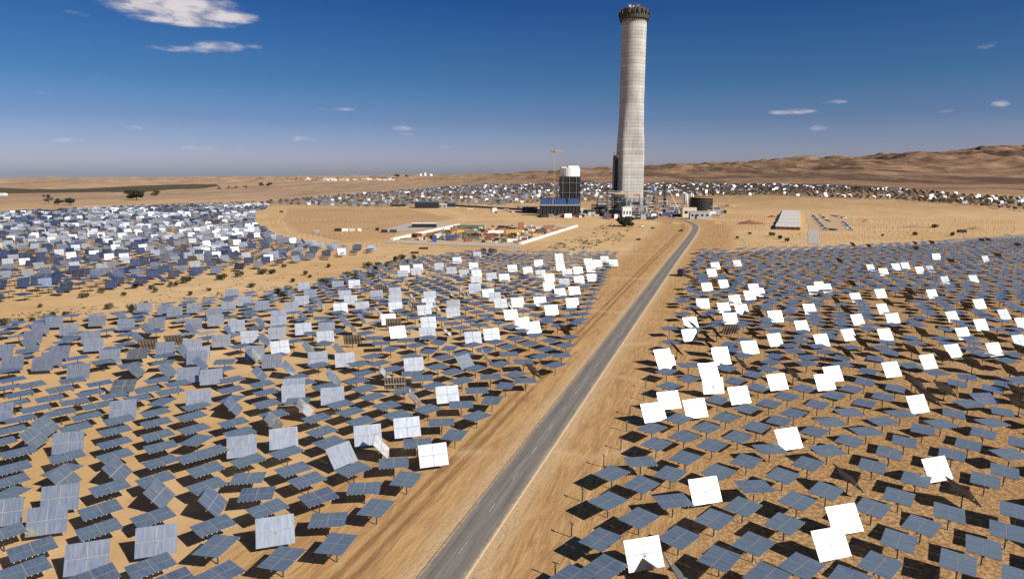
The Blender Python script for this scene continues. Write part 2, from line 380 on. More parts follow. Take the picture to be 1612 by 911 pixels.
wetd = np.zeros(GX.shape)

m, n, l, b = mat('desert_ground')
def GA(nm):
    a = n.new('ShaderNodeAttribute'); a.attribute_name = nm; return a.outputs['Fac']
def GM(op, a, b_=None, c=None):
    k = n.new('ShaderNodeMath'); k.operation = op
    for i, v in enumerate((a, b_, c)):
        if v is None: continue
        if isinstance(v, (int, float)): k.inputs[i].default_value = v
        else: l.new(v, k.inputs[i])
    return k.outputs[0]
def GR(v, a, b_, c=0, d=1, ss=True):
    k = n.new('ShaderNodeMapRange'); k.interpolation_type = 'SMOOTHSTEP' if ss else 'LINEAR'; l.new(v, k.inputs[0])
    for i, x in enumerate((a, b_, c, d)): k.inputs[i + 1].default_value = x
    return k.outputs[0]
def GN(vec, sc, det=5, ro=.55, dist=0):
    k = n.new('ShaderNodeTexNoise'); k.inputs['Scale'].default_value = sc; k.inputs['Detail'].default_value = det; k.inputs['Roughness'].default_value = ro; k.inputs['Distortion'].default_value = dist
    l.new(vec, k.inputs['Vector']); return k.outputs[0]
def GX_(f, a, b_, mode='MIX'):
    k = n.new('ShaderNodeMix'); k.data_type = 'RGBA'; k.blend_type = mode
    for i, v in ((0, f), (6, a), (7, b_)):
        if isinstance(v, (int, float)): k.inputs[i].default_value = v
        elif isinstance(v, tuple): k.inputs[i].default_value = v + (1,)
        else: l.new(v, k.inputs[i])
    return k.outputs[2]
geo = n.new('ShaderNodeNewGeometry'); pos = geo.outputs['Position']
rd = GA('road_d'); rt = GA('road_t'); tr = GA('track'); rf = GA('rfield'); lf = GA('lfield'); fr = GA('far'); cr = GA('crop')
cmb = n.new('ShaderNodeCombineXYZ'); l.new(rd, cmb.inputs[0]); l.new(GM('MULTIPLY', rt, .11), cmb.inputs[1]); roadv = cmb.outputs[0]
n_big = GN(pos, .012, 5, .6); n_mid = GN(pos, .11, 6, .6); n_fine = GN(pos, 1.3, 5, .65); n_xf = GN(pos, 5.0, 3, .6)
streak = GN(roadv, .55, 6, .7, 1.6); streak2 = GN(roadv, 1.9, 5, .7, 1.1)
ard = GM('ABSOLUTE', rd)
verge = GR(ard, 26, 40, 1, 0)
base = GX_(GR(n_big, .3, .7), (.52, .33, .15), (.62, .43, .235))
base = GX_(GM('MULTIPLY', GR(n_mid, .35, .7), .45), base, (.40, .235, .105))
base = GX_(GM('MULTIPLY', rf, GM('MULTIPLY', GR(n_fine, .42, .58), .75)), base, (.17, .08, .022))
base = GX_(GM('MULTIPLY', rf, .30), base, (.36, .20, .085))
# verge with wheel tracks running along the road
vg = GX_(GR(streak, .35, .66), (.50, .31, .14), (.34, .19, .08))
vg = GX_(GM('MULTIPLY', GR(streak2, .5, .75), .5), vg, (.60, .40, .20))
base = GX_(GM('MULTIPLY', verge, GR(fr, 0, .1, 1, 0)), base, vg)
rut = GM('MULTIPLY', GR(GM('ABSOLUTE', GM('SUBTRACT', GM('ABSOLUTE', GM('ADD', rd, 12.2)), 1.2)), .2, 1.0, 1, 0), GR(streak2, .3, .55))
base = GX_(GM('MULTIPLY', rut, .75), base, (.20, .105, .045))
shoulder = GM('MULTIPLY', GR(ard, 2.8, 7.5, 1, 0), GR(n_fine, .25, .6))
base = GX_(GM('MULTIPLY', shoulder, .85), base, (.56, .41, .25))
base = GX_(GM('MULTIPLY', tr, GM('MULTIPLY', GR(n_mid, .25, .65), .42)), base, (.62, .45, .27))
fl = GM('LESS_THAN', GM('FRACT', GM('MULTIPLY', GA('tang'), .085)), .33)
base = GX_(GM('MULTIPLY', GM('MULTIPLY', fl, GA('furrow')), .5), base, (.25, .145, .07))
base = GX_(GM('MULTIPLY', GM('MULTIPLY', GR(n_big, .42, .6), GA('furrow')), .35), base, (.24, .14, .07))
# scattered stones and debris
dark = GM('MULTIPLY', GR(n_xf, .66, .74), GR(n_mid, .4, .6))
base = GX_(GM('MULTIPLY', dark, .6), base, (.13, .075, .04))
# the plain and the hills beyond
mpa = n.new('ShaderNodeMapping'); mpa.inputs['Scale'].default_value = (1.0, .3, 1.0); l.new(pos, mpa.inputs[0])
ff = GN(mpa.outputs[0], .0042, 6, .6, .4); ff2 = GN(mpa.outputs[0], .013, 6, .62)
mpb = n.new('ShaderNodeMapping'); mpb.inputs['Scale'].default_value = (.0012, .012, 0); l.new(pos, mpb.inputs[0]); ff3 = GN(mpb.outputs[0], 1, 5, .6)
farc = GX_(GR(ff, .40, .53), (.11, .064, .040), (.29, .175, .105))
farc = GX_(GM('MULTIPLY', GR(ff2, .48, .68), .6), farc, (.39, .27, .165))
farc = GX_(GM('MULTIPLY', GR(ff3, .45, .58), .62), farc, (.15, .085, .048))
farc = GX_(GM('MULTIPLY', GA('west'), .45), farc, (.52, .37, .235))
sepn = n.new('ShaderNodeSeparateXYZ'); l.new(geo.outputs['Normal'], sepn.inputs[0])
base = GX_(fr, base, farc)
base = GX_(GM('MULTIPLY', cr, .92), base, (.060, .052, .030))
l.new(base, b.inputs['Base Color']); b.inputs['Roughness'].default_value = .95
try: b.inputs['Specular IOR Level'].default_value = .15
except KeyError: pass
bp = n.new('ShaderNodeBump'); bp.inputs['Strength'].default_value = .55; bp.inputs['Distance'].default_value = .35
hgt = GM('ADD', GM('MULTIPLY', n_fine, GM('ADD', .6, GM('MULTIPLY', rf, 1.3))), GM('ADD', GM('MULTIPLY', n_xf, .25), GM('MULTIPLY', GM('MULTIPLY', streak2, verge), .7)))
l.new(hgt, bp.inputs['Height'])
bp2 = n.new('ShaderNodeBump'); bp2.inputs['Strength'].default_value = .8; bp2.inputs['Distance'].default_value = 20; l.new(GM('MULTIPLY', ff2, fr), bp2.inputs['Height']); l.new(bp.outputs[0], bp2.inputs['Normal'])
l.new(bp2.outputs[0], b.inputs['Normal'])
me.materials.append(m)

# ------------------------------------------------------------------ road
m, n, l, b = mat('worn_asphalt')
uvn = n.new('ShaderNodeUVMap'); uvn.uv_map = 'UVMap'; sp_ = n.new('ShaderNodeSeparateXYZ'); l.new(uvn.outputs[0], sp_.inputs[0])
geo = n.new('ShaderNodeNewGeometry'); pos = geo.outputs['Position']
mp_ = n.new('ShaderNodeMapping'); mp_.inputs['Scale'].default_value = (1.2, .03, 1); l.new(uvn.outputs[0], mp_.inputs[0])
s1 = GN(mp_.outputs[0], 2.2, 5, .6); g1 = GN(pos, 1.2, 6, .6); g2 = GN(pos, 14, 3, .6)
au = GM('ABSOLUTE', sp_.outputs[0])
base = GX_(GR(s1, .35, .65), (.145, .127, .11), (.24, .212, .183))
lane = GR(GM('ABSOLUTE', GM('SUBTRACT', au, 1.45)), .25, .9, 1, 0)
base = GX_(GM('MULTIPLY', lane, .35), base, (.085, .075, .067))
base = GX_(GM('MULTIPLY', GR(g1, .4, .7), .35), base, (.22, .195, .17))
edge_ = GR(GM('ADD', au, GM('MULTIPLY', GM('SUBTRACT', g1, .5), 1.2)), 2.4, 3.2)
base = GX_(edge_, base, (.44, .32, .20))
l.new(base, b.inputs['Base Color']); b.inputs['Roughness'].default_value = .88
bp = n.new('ShaderNodeBump'); bp.inputs['Strength'].default_value = .25; bp.inputs['Distance'].default_value = .02; l.new(g2, bp.inputs['Height']); l.new(bp.outputs[0], b.inputs['Normal'])
MAT['asphalt'] = m
m, n, l, b = mat('worn_road_paint'); pos = n.new('ShaderNodeNewGeometry').outputs['Position']
base = GX_(GR(GN(pos, 3.0, 5, .6), .4, .65), (.50, .48, .44), (.17, .155, .14)); l.new(base, b.inputs['Base Color']); b.inputs['Roughness'].default_value = .8
MAT['roadpaint'] = m
def strip(pts, offs, z, name, material, thick=0.0, parent=None):
    vs = []; uvs = []; P = [Vector(p) for p in pts]; s = 0
    for i, p in enumerate(P):
        t = (P[min(i + 1, len(P) - 1)] - P[max(i - 1, 0)]).normalized(); nrm = Vector((t.y, -t.x))
        if i: s += (P[i] - P[i - 1]).length
        for o in offs:
            q_ = p + nrm * o; vs.append((q_.x, q_.y, (z if np.isscalar(z) else z[offs.index(o)]))); uvs.append((o, s))
    k = len(offs); fs = [(i * k + j, (i + 1) * k + j, (i + 1) * k + j + 1, i * k + j + 1)[::-1] for i in range(len(P) - 1) for j in range(k - 1)]
    me = bpy.data.meshes.new(name); me.from_pydata(vs, [], fs); me.materials.append(MAT[material])
    u = me.uv_layers.new(name='UVMap')
    for lp in me.loops: u.data[lp.index].uv = uvs[lp.vertex_index]
    me.update(); o = bpy.data.objects.new(name, me); COL.objects.link(o)
    if parent: o.parent = parent
    return o
road = strip(road_s, [-3.3, -3.05, -1.5, 0, 1.5, 3.05, 3.3], [-.05, .16, .185, .20, .185, .16, -.05], 'road', 'asphalt'); tag(road, 'straight grey asphalt road running to the tower', 'road', kind='structure')
mk = MB()
fine = resample(road_line, 1.0)
for i in range(0, min(len(fine) - 4, 620), 12):
    a = Vector(fine[i]); c_ = Vector(fine[i + 3]); t = (c_ - a).normalized(); nn = Vector((t.y, -t.x)) * .07
    mk.raw([(a.x - nn.x, a.y - nn.y, .208), (c_.x - nn.x, c_.y - nn.y, .208), (c_.x + nn.x, c_.y + nn.y, .208), (a.x + nn.x, a.y + nn.y, .208)], [(0, 3, 2, 1)], 'roadpaint')
mk.build('lane_marking', road)
Z5=1612/320.; Z6=1612/260.; Z53=1608/300.
TR = [
(0,731,Z5,{'f':[(95,25),(70,130),(15,545),(255,665),(195,830),(870,180),(795,355),(785,510),(1235,115),(1215,415),(1195,800),(740,895),(1345,930)],
 'g':[(60,235),(495,45)],'j':[(200,215)],'w':[(20,380),(475,262),(372,440),(690,735),(1238,600)],'b':[(515,105),(930,40),(1265,230)]}),
(320,731,Z5,{'f':[(80,480),(30,165),(20,35),(120,870),(510,345),(715,35),(825,120),(1190,35),(915,255)],'b':[(80,290)],
 'g':[(105,640),(625,740),(1370,340),(1055,625)],'j':[(355,105),(425,230),(1275,185),(990,435)],'w':[(570,525)]}),
(0,591,Z5,{'f':[(100,30),(250,70),(475,105),(30,95),(160,145),(575,35),(790,60),(715,135),(905,155),(1170,110),(1250,35),(1410,60),(395,180),(590,205),(110,215),(285,260),(480,290),(770,235),(1090,175),(1345,125),(690,320),(945,350),(160,340),(600,410),(80,430),(-10,530),(150,605),(530,640),(915,435),(910,530),(915,630),(1235,290),(1240,370),(1250,470),(1275,560),(1275,680),(1520,320),(1540,420),(1540,640),(1555,240)],
 'g':[(1285,205),(1560,510)],'w':[(975,265),(-10,290),(540,530),(1575,180)],'x':[(980,80)],'b':[(365,395),(270,490)]}),
(320,591,Z5,{'f':[(230,30),(465,65),(740,10),(220,110),(500,130),(505,220),(790,55),(560,305),(960,85),(1215,40),(1280,100),(1345,165),(1085,225),(1455,235),(1165,285),(900,335),(1250,360),(940,440),(240,370),(290,450),(660,605),(355,670),(745,705),(1000,525),(1540,310),(40,490),(60,600),(20,400),(10,310),(1590,120)],
 'g':[(230,185)],'j':[(750,200),(1510,690)],'b':[(240,240),(805,255),(560,365),(1410,560),(1040,30)],'w':[(715,140),(1025,160),(305,560),(637,495),(1305,470)],'t':[(1098,627)],'s':[(1520,60)]}),
(560,551,Z5,{'f':[(185,100),(290,145),(60,180),(20,105),(35,240),(90,300),(440,50),(700,55),(650,130),(765,170),(950,140),(1145,108),(1470,45),(1265,190),(840,240),(620,280),(395,320),(140,365),(235,430),(570,465),(960,520),(310,520),(30,480),(70,560),(130,45)],
 'g':[(1185,280),(1080,395),(785,670),(400,1020)],'j':[(445,185),(530,220),(1215,30),(1330,90),(1070,210),(960,318),(835,430),(680,570),(490,735),(300,875)],
 'b':[(235,190),(1040,50),(470,380)],'s':[(310,260)],'w':[(462,115),(728,350),(408,610),(615,830)],'t':[(868,90)],'e':[(1410,160)]}),
(860,731,Z5,{'f':[(520,65),(755,155),(490,285),(430,590),(735,420),(985,70),(460,815),(190,900),(1365,55),(1050,575)],'j':[(1005,285)],
 'w':[(1260,205),(775,705)],'b':[(1050,860)],'p':[(285,290),(200,575),(70,900)]}),
(1100,731,Z5,{'f':[(350,330),(125,430),(665,85),(780,285),(1010,205),(680,465),(435,625),(165,740),(815,800),(540,880),(1375,340),(1440,790),(1190,905)],'j':[(440,170)],'b':[(1185,100)],'w':[(1155,430),(1050,625)]}),
(1292,731,Z5,{'r':[(620,250),(755,115),(1305,120),(1460,50),(1020,380),(620,600),(1290,650),(1090,770),(1475,525),(1550,365)],'f':[(800,480),(1590,905),(200,895)],'b':[(1130,210)]}),
(940,571,Z5,{'w':[(550,0),(885,60),(570,295),(448,390),(780,360),(1128,255),(1430,150),(1520,600)],'v':[(920,180)],
 'f':[(550,65),(725,125),(1030,40),(1090,140),(570,180),(955,290),(1240,90),(1355,45),(1280,195),(1510,265),(1365,320),(1185,360),(1020,430),(650,440),(435,515),(690,580),(870,510),(1115,585),(1265,505),(1445,455),(1560,395),(470,640),(910,650),(700,750),(1185,775)],
 'j':[(345,780),(1370,680)],'p':[(385,200),(370,300),(260,415),(233,545),(188,690),(52,825)]}),
(1120,591,Z5,{'w':[(900,50)],'f':[(735,100),(1110,105),(970,155),(840,225),(700,290),(820,440),(1095,515),(765,695)],'r':[(1215,50),(1360,165),(1215,215),(1460,100),(1410,610),(1530,520),(1275,715)],
 'k':[(1090,290),(945,365),(1360,360),(1230,440),(1500,300),(920,590)]}),
(1292,591,Z5,{'w':[(770,225),(925,740)],'b':[(760,60),(860,170),(985,100),(1580,220)],'r':[(1085,60),(1160,10),(1455,65),(1360,105),(1440,285),(1055,300),(810,425),(1290,455),(1170,545),(1590,530),(1040,620)],
 'z':[(1300,180)],'k':[(1170,220),(1360,370),(955,380),(1500,620)]}),
(1120,480,Z5,{'w':[(100,20),(240,35),(150,105),(510,90),(780,30),(718,168),(505,275),(305,335),(80,420),(890,610),(965,545),(875,280),(1090,235),(1380,235),(1160,115),(1440,110),(1360,30),(1430,510)],
 's':[(150,190)],'b':[(370,50),(250,465),(325,220),(650,540),(1190,290),(1075,375),(1460,200),(395,80),(1070,40),(1590,590),(1590,350)]}),
(1352,490,Z6,{'w':[(915,50),(1420,30),(1195,130),(1020,215),(1570,290),(1325,370),(925,385),(680,490),(260,225)],'b':[(620,200),(820,420),(1110,500),(1480,570),(1290,240),(530,370),(1590,370),(1580,790)]}),
(1312,371,Z53,{'w':[(315,270),(425,305),(530,262),(608,253),(730,290),(820,280),(1285,197),(945,375),(1185,365),(190,520),(400,487),(835,490),(420,625),(1235,575),(1435,660),(205,705),(500,700),(1000,680),(1245,750),(130,835),(440,830),(1095,825),(1600,880),(1600,740)],
 'v':[(870,180)],'d':[(1235,72)],'b':[(650,470),(640,520),(1130,590),(460,560),(130,630),(520,790),(750,810),(1390,165)]}),
(1020,391,Z53,{'w':[(570,145),(540,205),(755,125),(500,325),(640,298),(895,335),(860,395),(945,370),(735,435),(640,495),(790,515),(695,590),(360,625),(355,730),(1085,575),(1365,500),(1395,350),(1450,315),(1510,335),(1300,655),(1075,770),(1465,775),(860,835),(615,890),(130,905)],
 'v':[(465,465)],'s':[(700,670)],'b':[(400,530),(540,590),(500,740),(930,560),(390,650),(580,710),(890,710),(245,845),(535,830),(660,190)],'p':[(215,700),(165,800),(75,890)]}),
(740,391,Z6,{'w':[(70,60),(35,170),(65,245),(60,310),(50,385),(210,275),(335,285),(415,195),(565,215),(670,145),(870,80),(875,125),(885,185),(690,245),(775,290),(770,370),(920,330),(950,235),(1055,215),(1065,305),(1155,130),(1180,195),(1190,285),(1245,145),(1315,105),(1400,140),(1020,415),(880,430),(300,535),(465,525),(685,515),(1000,530),(795,600),(400,645),(510,725),(615,770),(210,835),(30,870),(180,440),(240,470)],'e':[(930,800)]}),
(560,391,Z6,{'w':[(480,200),(460,250),(610,185),(590,225),(815,175),(990,115),(935,215),(1060,240),(1145,170),(385,420),(205,450),(385,495),(390,570),(65,565),(725,460),(710,530),(670,600),(955,550),(950,625),(320,690),(710,720),(410,815),(700,825),(1160,400)],
 's':[(370,730),(620,570),(250,400)],'b':[(515,355),(965,325),(560,480),(545,560),(220,610),(960,470),(1050,430),(1115,470),(790,570),(890,810),(60,680)]}),
(280,431,Z5,{'w':[(1400,80),(1325,165),(1370,205),(1290,270),(1460,260),(1590,160),(1050,160),(985,210),(900,260),(670,250),(530,215),(800,330),(130,270),(400,260),(290,310),(300,370),(125,400),(465,410),(570,500),(345,530),(995,435),(785,470),(1180,430),(1170,500),(115,565),(175,630),(80,800),(265,815),(610,620),(745,690),(810,580),(1110,670),(1325,680),(920,890)],
 's':[(1385,520)],'b':[(105,440),(660,385),(410,450),(690,520),(45,610),(600,640),(650,790),(880,745),(1035,585),(1230,810),(1280,600),(1320,370),(1460,345),(1380,420),(990,330),(180,710)]}),
(0,451,Z5,{'w':[(430,280),(320,330),(545,340),(770,270),(720,400),(740,460),(260,400),(20,510),(410,570),(470,520),(620,670),(870,550),(1240,290),(1310,490),(1385,200),(1520,170),(1540,330),(1540,460),(1560,560),(1470,700),(1000,300),(340,610)],
 'x':[(1090,530)],'b':[(240,460),(970,240),(1170,330),(1100,410),(1530,340),(1440,500),(1330,660),(1080,660)],'s':[(1180,460),(1380,425)]}),
]

# ------------------------------------------------------------------ mirrors (heliostats)
PW, PH, HH = 5.2, 4.0, 2.8               # mirror width, height, height of its centre above the ground
# kinds: (turn about the post, tilt) in degrees
KIND = {'f': (46, 1), 'g': (77, 0), 'j': (8, 2), 'r': (55, 2), 'k': (13, 3), 'w': (17, 58), 't': (51, 51), 'b': (-83, -49), 's': (188, 62), 'x': (11, 32), 'v': (4, 66), 'z': (2, 20), 'm': (30, 61), 'e': (120, 57), 'd': (20, 8)}
spots = []
def far_enough(x, y, d, lst):
    return all((x - q[0]) ** 2 + (y - q[1]) ** 2 > d * d for q in lst)
for ox, oy, z_, dd in TR:
    for k in dd:
        for x, y in dd[k]:
            g = gp(ox + x / z_, oy + y / z_, 0 if k == 'p' else HH)
            if far_enough(g[0], g[1], 2.7, spots): spots.append((g[0], g[1], k))
TX, TY = gp(989.3, 338)
traced = np.array([(s[0], s[1]) for s in spots])
def rings(poly, r0, r1, dr, da, exclude=None, dmin=5.6, jit=.25, zone=14, seed=0, stag=.5):
    out = []; k = 0; r = r0; rg = np.random.default_rng(seed)
    px = np.array([p[0] for p in poly]); py = np.array([p[1] for p in poly])
    while r < r1:
        rz = r0 + (k // zone) * zone * dr + zone * dr / 2
        dth = da / rz; n_ = int(2 * math.pi / dth); th = (np.arange(n_) + (stag * (k % 2) if stag <= .5 else rg.random())) * dth
        x = TX + r * np.sin(th); y = TY - r * np.cos(th)
        m_ = inpoly(x, y, poly)
        x = x[m_] + rg.normal(0, jit, m_.sum()); y = y[m_] + rg.normal(0, jit, m_.sum())
        if exclude is not None and len(x):
            d2 = (x[:, None] - exclude[None, :, 0]) ** 2 + (y[:, None] - exclude[None, :, 1]) ** 2
            kk = d2.min(1) > dmin * dmin; x = x[kk]; y = y[kk]
        out += list(zip(x, y)); r += dr; k += 1
    return out
def in_frame(x, y, z=HH, mrg=0):
    if y < 20: return None
    p = proj(x, y, z)
    return p if -mrg < p[0] < 1612 + mrg and -mrg < p[1] < 911 + mrg else None
far_list = []                            # (x, y, z, kind)
for poly, side in ((POLY_L, 0), (POLY_R, 1)):
    for x, y in rings(poly, 300, 1000, (5.1, 6.1)[side], (10.7, 8.6)[side], traced, 5.5, .25, 14, side, (.5, .618)[side]):
        p = in_frame(x, y)
        if p and p[1] > (604 if side == 0 else 612): continue      # traced one by one there
        px = p[0] if p else (0 if side == 0 else 1612)
        u = rnd.random()
        if side == 0: k = 'f' if u < .62 else 'j' if u < .8 else 'g' if u < .9 else 'b' if u < .93 else 'w' if (u < .975 and y > 170 and x < -60) else 'f'
        else: k = ('k' if u < .72 else 'r' if u < .95 else 'b' if u < .965 else 'r') if px > 1250 else ('f' if u < .6 else 'k')
        spots.append((x, y, k))
# the field beyond the wash on the left
for x, y in rings(POLY_M, 300, 1500, 6.7, 12.2, None, 0, .5, 18, 5):
    cx = fbm(np.array([x / 60.]), np.array([y / 60.]), 2, 5)[0]; u = rnd.random()
    D = math.hypot(x, y)
    wt = max(0, min(1, (D - 380) / 240)) * max(0, min(1, (cx - .30) * 4))
    k = 'm' if u < .012 + wt * .24 else 't' if u < .05 + wt * .46 else 'w' if u < .34 + wt * .25 else 'b' if u < .45 + wt * .25 else 's' if u < .46 + wt * .25 else 'f'
    far_list.append((x, y, -1.0, k))
# the fields behind the tower
POLY_B = [ground_at(*p)[:2] for p in [(402, 321.5), (600, 328), (700, 322), (860, 320), (960, 316), (1050, 310), (1200, 308), (1400, 315), (1540, 326), (1640, 336), (1640, 316), (1500, 306), (1400, 298), (1300, 294), (1180, 291), (1050, 290), (960, 289), (860, 290), (700, 295), (600, 304), (500, 312), (420, 318)]]
ctr = np.array(POLY_B).mean(0)
for x, y in rings(POLY_B, 200, 2600, 9.0, 11.5, None, 0, .7, 24, 6):
    u = rnd.random(); px = 806 + FOC * x / y
    cx = fbm(np.array([x / 70.]), np.array([y / 110.]), 2, 15)[0]
    if px > 1040: k = 'w' if u < .10 * cx else 'v' if u < .15 * cx else 't' if u < .12 else 'b' if u < .50 else 's' if u < .72 else 'r'
    else: k = 'w' if u < .16 * cx else 't' if u < .24 * cx + .02 else 'b' if u < .30 else 's' if u < .46 else 'f'
    far_list.append((x, y, 1.0, k))

def facet_mesh(ix, iy):
    me = bpy.data.meshes.new('mirror_panel'); g_ = .05
    x0, x1 = (-PW / 2, -g_) if ix == 0 else (g_, PW / 2); y0, y1 = (-PH / 2, -g_) if iy == 0 else (g_, PH / 2)
    n_ = 4; vs = []; uv = []; fs = []
    def zf(x, y): return (x * x + y * y) * .0016 + .012 * math.sin(x * 2.1 + iy * 2 + ix) * math.sin(y * 2.7 + ix) * .6
    for zz in (0, -.03, 0, -.03):
        for j in range(n_ + 1):
            for i in range(n_ + 1):
                x = x0 + (x1 - x0) * i / n_; y = y0 + (y1 - y0) * j / n_; vs.append((x, y, zf(x, y) + zz)); uv.append((x, y))
    S = n_ + 1; T = S * S
    for j in range(n_):
        for i in range(n_):
            a = j * S + i; fs.append((a, a + 1, a + S + 1, a + S)); fs.append((T + a + S, T + a + S + 1, T + a + 1, T + a))
    U_ = 2 * T; W_ = 3 * T
    for i in range(n_):
        fs.append((W_ + i, W_ + i + 1, U_ + i + 1, U_ + i)); a = n_ * S + i; fs.append((U_ + a, U_ + a + 1, W_ + a + 1, W_ + a))
        a = i * S; fs.append((U_ + a, U_ + a + S, W_ + a + S, W_ + a)); a = i * S + n_; fs.append((W_ + a, W_ + a + S, U_ + a + S, U_ + a))
    me.from_pydata(vs, [], fs); me.materials.append(MAT['mirror']); me.materials.append(MAT['rack'])
    top = 0
    for p in me.polygons:
        p.use_smooth = True
        if p.index < 2 * n_ * n_: p.material_index = p.index % 2
        else: p.material_index = 1; p.use_smooth = False
    ul = me.uv_layers.new(name='UVMap')
    for lp in me.loops: ul.data[lp.index].uv = uv[lp.vertex_index]
    me.update(); return me
FACETS = [facet_mesh(i, j) for i in (0, 1) for j in (0, 1)]
fr = MB()
for i in range(8):
    x = -PW / 2 + .3 + i * (PW - .6) / 7
    fr.box(x - .05, x + .05, -PH / 2 + .04, PH / 2 - .04, -.17, -.05, 'cream')
fr.bar((-PW / 2 + .15, 0, -.30), (PW / 2 - .15, 0, -.30), .13, 'steel', 8)
for s in (-1, 1):
    fr.bar((-PW / 2 + .2, s * 1.3, -.2), (PW / 2 - .2, s * 1.3, -.2), .05, 'rack', 4)
fr.box(-.03, .03, -PH / 2 + .02, PH / 2 - .02, -.06, -.02, 'grey'); fr.box(-PW / 2 + .02, -.035, -.03, .03, -.06, -.02, 'grey'); fr.box(.035, PW / 2 - .02, -.03, .03, -.06, -.02, 'grey')
po = MB(); po.bar((0, 0, -.3), (0, 0, HH - .55), .10, 'dark_steel', 10, .085)
po.box(-.22, .22, -.22, .22, 0.0, .05, 'grey')
dr_ = MB(); dr_.box(-.20, .20, -.17, .17, HH - .62, HH - .18, 'midgrey'); dr_.bar((-.34, 0, HH - .32), (.34, 0, HH - .32), .11, 'midgrey', 8); dr_.box(-.12, .12, .17, .40, HH - 1.0, HH - .72, 'grey')
def proto_heliostat():
    root = empty('heliostat', (0, 0, 0))
    for fm in FACETS:
        o = bpy.data.objects.new('mirror_panel', fm); COL.objects.link(o); o.parent = root; o.location = (0, 0, HH)
    o = fr.build('frame', root); o.location = (0, 0, HH)
    po.build('post', root); dr_.build('drive', root)
    return root
proto = proto_heliostat(); PK = kids(proto)

# which ones are single things: the 300 that show largest; everything else joins the field
vis = []; rest = []
for x, y, k in spots:
    p = in_frame(x, y, HH, 14)
    if k == 'p': continue
    if p: vis.append((math.hypot(x, y), x, y, k, p))
    else: rest.append((x, y, 0.0, k))
vis.sort(); near_ = vis[:300]; rest += [(v[1], v[2], 0.0, v[3]) for v in vis[300:]]
class _O(list):
    def __getitem__(s, i): return list.__getitem__(s, i) if i < len(s) else '%dth' % (i + 1)
ORD = _O(['first', 'second', 'third', 'fourth', 'fifth', 'sixth', 'seventh', 'eighth', 'ninth', 'tenth', 'eleventh', 'twelfth', 'thirteenth', 'fourteenth', 'fifteenth', 'sixteenth', 'seventeenth', 'eighteenth', 'nineteenth', 'twentieth', '21st', '22nd', '23rd', '24th', '25th', '26th', '27th', '28th', '29th', '30th', '31st', '32nd', '33rd', '34th', '35th', '36th', '37th', '38th', '39th', '40th'])
def side_of(x, y): return 1 if road_coords(np.array([x]), np.array([y]))[0][0] > 0 else 0
rows = {}
for v in near_:
    s = side_of(v[1], v[2]); rr = int(round((math.hypot(v[1] - TX, v[2] - TY)) / 5.15)); rows.setdefault(s, {}).setdefault(rr, []).append(v)
LAB = {}
for s in rows:
    for n_r, rr in enumerate(sorted(rows[s], reverse=True)):
        items = sorted(rows[s][rr], key=lambda v: v[1], reverse=(s == 0))
        for i, v in enumerate(items):
            k = v[3]; px, py = v[4]
            if k in 'w': look = ('upright blue mirror' if px < 170 else 'upright pale blue mirror' if px < 420 else 'upright white mirror') if s == 0 else 'glaring white upright mirror'
            elif k == 't': look = 'white mirror leaning sideways'
            elif k == 'b': look = 'beige mirror tilted on edge' if s == 0 else 'dark mirror back tilted on edge'
            elif k == 's': look = 'mirror turned away showing ribbed back'
            elif k == 'x': look = 'dark slate mirror tilted forward'
            elif k == 'v': look = 'dull silver upright mirror'
            elif k == 'z': look = 'pale silver mirror tilted forward'
            elif k == 'e': look = 'brown mirror tilted away'
            else: look = 'flat grey-blue mirror'
            sd_ = 'left of road' if s == 0 else 'right of road'
            LAB[(v[1], v[2])] = '%s, %s, %s from road in %s row up' % (look, sd_, ORD[i], ORD[n_r])
for i, (D, x, y, k, p) in enumerate(near_):
    if i == 0: root = proto; ch = PK
    else:
        root = proto.copy(); COL.objects.link(root); ch = []
        for c in PK:
            cc = c.copy(); COL.objects.link(cc); cc.parent = root; ch.append(cc)
    a, t = KIND[k]
    if k in 'fgjrk': a += rnd.gauss(0, 2.2); t += rnd.gauss(0, 1.0)
    else: a += rnd.gauss(0, 1.2); t += rnd.gauss(0, 1.2)
    root.location = (x, y, 0); root.rotation_euler = (0, 0, R_(a))
    for c in ch:
        if c.name.startswith(('mirror_panel', 'frame')):
            e = rnd.gauss(0, .25) if c.name.startswith('mirror') else 0
            c.rotation_euler = (R_(t + e), 0, 0)
    tag(root, LAB[(x, y)], 'heliostat', 'heliostats standing in arcs around the tower')

